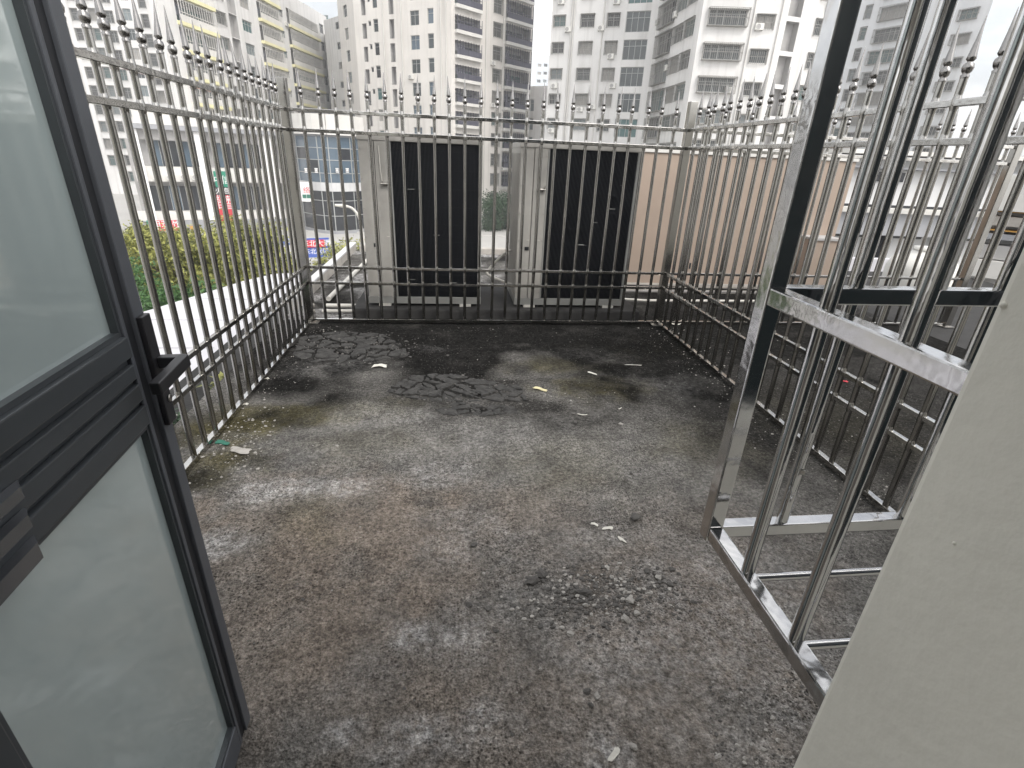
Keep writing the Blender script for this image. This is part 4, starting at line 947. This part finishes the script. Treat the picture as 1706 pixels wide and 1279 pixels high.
# lifted asphalt flakes: jagged plates with open cracks
def clip_poly(poly, p, nrm):
    out = []
    for k in range(len(poly)):
        a = poly[k]; b2 = poly[(k+1) % len(poly)]; da = (a-p).dot(nrm); db = (b2-p).dot(nrm)
        if da <= 0: out.append(a)
        if da*db < 0: out.append(a+(b2-a)*(da/(da-db)))
    return out
def plates(outline_px, nseed, gap, hmin, hmax, seed, label, grp):
    r2 = random.Random(seed); out = [Vector(at_z(px, py, 0)[:2]) for px, py in outline_px]
    xs = [p.x for p in out]; ys = [p.y for p in out]; seeds = []
    while len(seeds) < nseed:
        q = Vector((r2.uniform(min(xs), max(xs)), r2.uniform(min(ys), max(ys)))); c_ = False
        for k in range(len(out)):
            a = out[k]; b2 = out[k-1]
            if (a.y > q.y) != (b2.y > q.y) and q.x < (b2.x-a.x)*(q.y-a.y)/(b2.y-a.y)+a.x: c_ = not c_
        if c_: seeds.append(q)
    sh = Vector((sum(xs)/len(xs), sum(ys)/len(ys)))
    hull = []
    for p in sorted(out, key=lambda v: (v.x, v.y))+sorted(out, key=lambda v: (v.x, v.y))[::-1]:
        while len(hull) > 1 and (hull[-1]-hull[-2]).cross(p-hull[-1]) <= 0: hull.pop()
        hull.append(p)
    for i_, q in enumerate(seeds):
        rad = r2.uniform(.16, .30); poly = [q+Vector((math.cos(t_*.5236), math.sin(t_*.5236)*.6))*rad*r2.uniform(.6, 1) for t_ in range(12)]
        for j_, o2 in enumerate(seeds):
            if j_ != i_ and poly: poly = clip_poly(poly, (q+o2)/2-(o2-q).normalized()*gap*r2.uniform(-.4, 1.6), (o2-q).normalized())
        for k in range(len(hull)):
            e = hull[(k+1) % len(hull)]-hull[k]
            if poly and e.length > 1e-5: poly = clip_poly(poly, hull[k], Vector((e.y, -e.x)).normalized())
        if len(poly) < 3: continue
        rag = []
        for k in range(len(poly)):
            a = poly[k]; b2 = poly[(k+1) % len(poly)]; d = b2-a; ns = max(1, int(d.length/.018)); nn = Vector((-d.y, d.x)).normalized() if d.length > 1e-6 else Vector((0, 0))
            for t_ in range(ns): rag.append(a+d*t_/ns+nn*(r2.uniform(-.5, .5)*.016 if t_ else 0))
        if len(rag) < 4: continue
        c_ = sum(rag, Vector((0, 0)))/len(rag); hh = r2.uniform(hmin, hmax); tx, ty = r2.gauss(0, .09), r2.gauss(0, .09); n_ = len(rag)
        def zz2(p): return gz_at(p.x, p.y)+hh+(p.x-c_.x)*tx+(p.y-c_.y)*ty
        top = [(p.x, p.y, zz2(p)+r2.uniform(-.0015, .0015)-.002) for p in rag]; inn = []
        for p in rag:
            w2 = c_+(p-c_)*r2.uniform(.55, .85); inn.append((w2.x, w2.y, zz2(w2)+r2.uniform(-.002, .004)))
        bot = [(p.x, p.y, gz_at(p.x, p.y)-.015) for p in rag]
        mb_ = MB(); mb_.add(top+bot+inn+[(c_.x, c_.y, zz2(c_)+.001)], [(n_+k, n_+(k+1) % n_, (k+1) % n_, k) for k in range(n_)]+[(k, (k+1) % n_, 2*n_+(k+1) % n_, 2*n_+k) for k in range(n_)]+[(2*n_+k, 2*n_+(k+1) % n_, 3*n_) for k in range(n_)])
        tag(mb_.build('asphalt_plate', 'asphalt_flake'), label, 'asphalt', grp)
plates([(645, 652), (662, 637), (690, 626), (740, 622), (800, 632), (865, 642), (905, 655), (880, 668), (800, 665), (740, 669), (690, 665)], 46, .008, .000, .018, 4, 'cracked dark asphalt plate between the pale paper scrap and the cardboard strip', 'lifted asphalt plates amid the floor')
plates([(725, 682), (760, 670), (860, 676), (864, 688), (800, 693), (740, 691)], 16, .005, .000, .010, 5, 'thin dark asphalt plate just below the cracked cluster', 'thin asphalt plates below the cluster')
plates([(488, 592), (500, 562), (560, 553), (640, 555), (722, 570), (690, 592), (600, 602), (520, 603)], 70, .011, .000, .016, 6, 'crumbled dark asphalt plate toward the fence corner by the canopy', 'crumbled asphalt plates by the fence corner')

def scrap(px, py, ln, wd, ang, mt, label, curl=.01, seed=1, name='paper_scrap', cat='litter'):
    p = at_z(px, py, 0); r2 = random.Random(seed*7+1); ca_, sa_ = math.cos(ang), math.sin(ang); n_ = 22; rim = []
    for k in range(n_):
        a = 6.2832*k/n_; q = 1/max(abs(math.cos(a)), abs(math.sin(a)))*.82; q *= .86+.22*mnoise.noise(Vector((math.cos(a)*2+seed*3.7, math.sin(a)*2, seed)))+r2.uniform(-.05, .05)
        rim.append((math.cos(a)*ln*.5*q, math.sin(a)*wd*.5*q+wd*.35*math.sin(math.cos(a)*2+seed)))
    def hz(x, y): return .004+curl*(.5+.5*math.sin(x/ln*5+seed*2))+curl*.6*abs(mnoise.noise(Vector((x/ln*3, y/wd*2, seed))))
    def tr_(x, y, z): return (x*ca_-y*sa_, x*sa_+y*ca_, z)
    V = [tr_(x, y, hz(x, y)) for x, y in rim]+[tr_(x*.5, y*.5, hz(x*.5, y*.5)) for x, y in rim]+[tr_(0, 0, hz(0, 0))]; m_ = len(V)
    Fc = [(k, (k+1) % n_, n_+(k+1) % n_, n_+k) for k in range(n_)]+[(n_+k, n_+(k+1) % n_, 2*n_) for k in range(n_)]
    V2 = [(x, y, z-.0025) for x, y, z in V]
    Fc += [tuple(m_+q for q in f)[::-1] for f in Fc[:]]+[(k, m_+k, m_+(k+1) % n_, (k+1) % n_) for k in range(n_)]
    mb_ = MB(); mb_.add(V+V2, Fc); o = mb_.build(name, mt, None, (p.x, p.y, gz_at(p.x, p.y)+.002)); tag(o, label, cat); return o
scrap(632, 612, .15, .07, -.2, 'paper', 'crumpled pale paper scrap near the cracked asphalt', .012, 1)
scrap(900, 650, .15, .045, -.45, 'paper_yellow', 'torn yellowish cardboard strip lying on the dark floor', .008, 2)
scrap(987, 622, .12, .03, -.6, 'paper', 'straight white paper strip on the mossy floor', .004, 3)
scrap(1055, 608, .19, .012, -.05, 'paper', 'thin white cord lying on the mossy floor near the corner', .004, 4)
scrap(970, 691, .09, .012, -.1, 'paper', 'small curled white strip on the dark floor', .006, 5)
scrap(1033, 681, .04, .012, .2, 'paper', 'tiny white paper bit beside the pale chip', .003, 6)
scrap(441, 633, .09, .04, .5, 'paper', 'white paper scrap against the foot of the spike fence', .008, 7)
scrap(408, 675, .07, .03, -.2, 'paper', 'small white scrap lying by the fence rail', .006, 8)
scrap(372, 741, .12, .05, .0, 'scrap_green', 'green plastic scrap under the fence rail by the door', .006, 9)
scrap(402, 752, .16, .08, .1, 'stone_pale', 'flat pale mortar slab by the green scrap', .004, 10, 'mortar_slab', 'rubble')
scrap(1406, 636, .09, .035, .1, 'sign_red', 'small red wrapper on the floor past the dividing fence', .01, 11)
scrap(1128, 540, .26, .10, .0, 'paper', 'crumpled white plastic bag behind the fence corner', .05, 12)
scrap(1012, 883, .06, .03, -.6, 'paper', 'white plaster flake above the rubble patch', .003, 13)
scrap(990, 876, .05, .02, -.5, 'paper', 'narrow white plaster flake above the rubble patch', .003, 14)
scrap(1036, 902, .03, .04, .2, 'paper', 'square white plaster flake above the rubble patch', .003, 15)
scrap(1022, 1258, .06, .025, 1.2, 'paper', 'chalky white plaster patch near the doorway', .003, 16)

# ================================================================== HAZE
hm = bpy.data.materials.new('haze'); hm.use_nodes = True; hn = hm.node_tree.nodes; hl = hm.node_tree.links
hn.remove(hn['Principled BSDF']); pv = hn.new('ShaderNodeVolumePrincipled'); pv.inputs['Color'].default_value = (.93, .94, .96, 1); pv.inputs['Density'].default_value = .0013; pv.inputs['Anisotropy'].default_value = .1
hl.new(pv.outputs[0], hn['Material Output'].inputs['Volume']); MATS['haze'] = hm
hz_ = MB().box(-410, 410, -60, 460, G-1, 50).build('haze', 'haze'); hz_['kind'] = 'stuff'; tag(hz_, 'thin pale haze in the air over the street', 'haze')
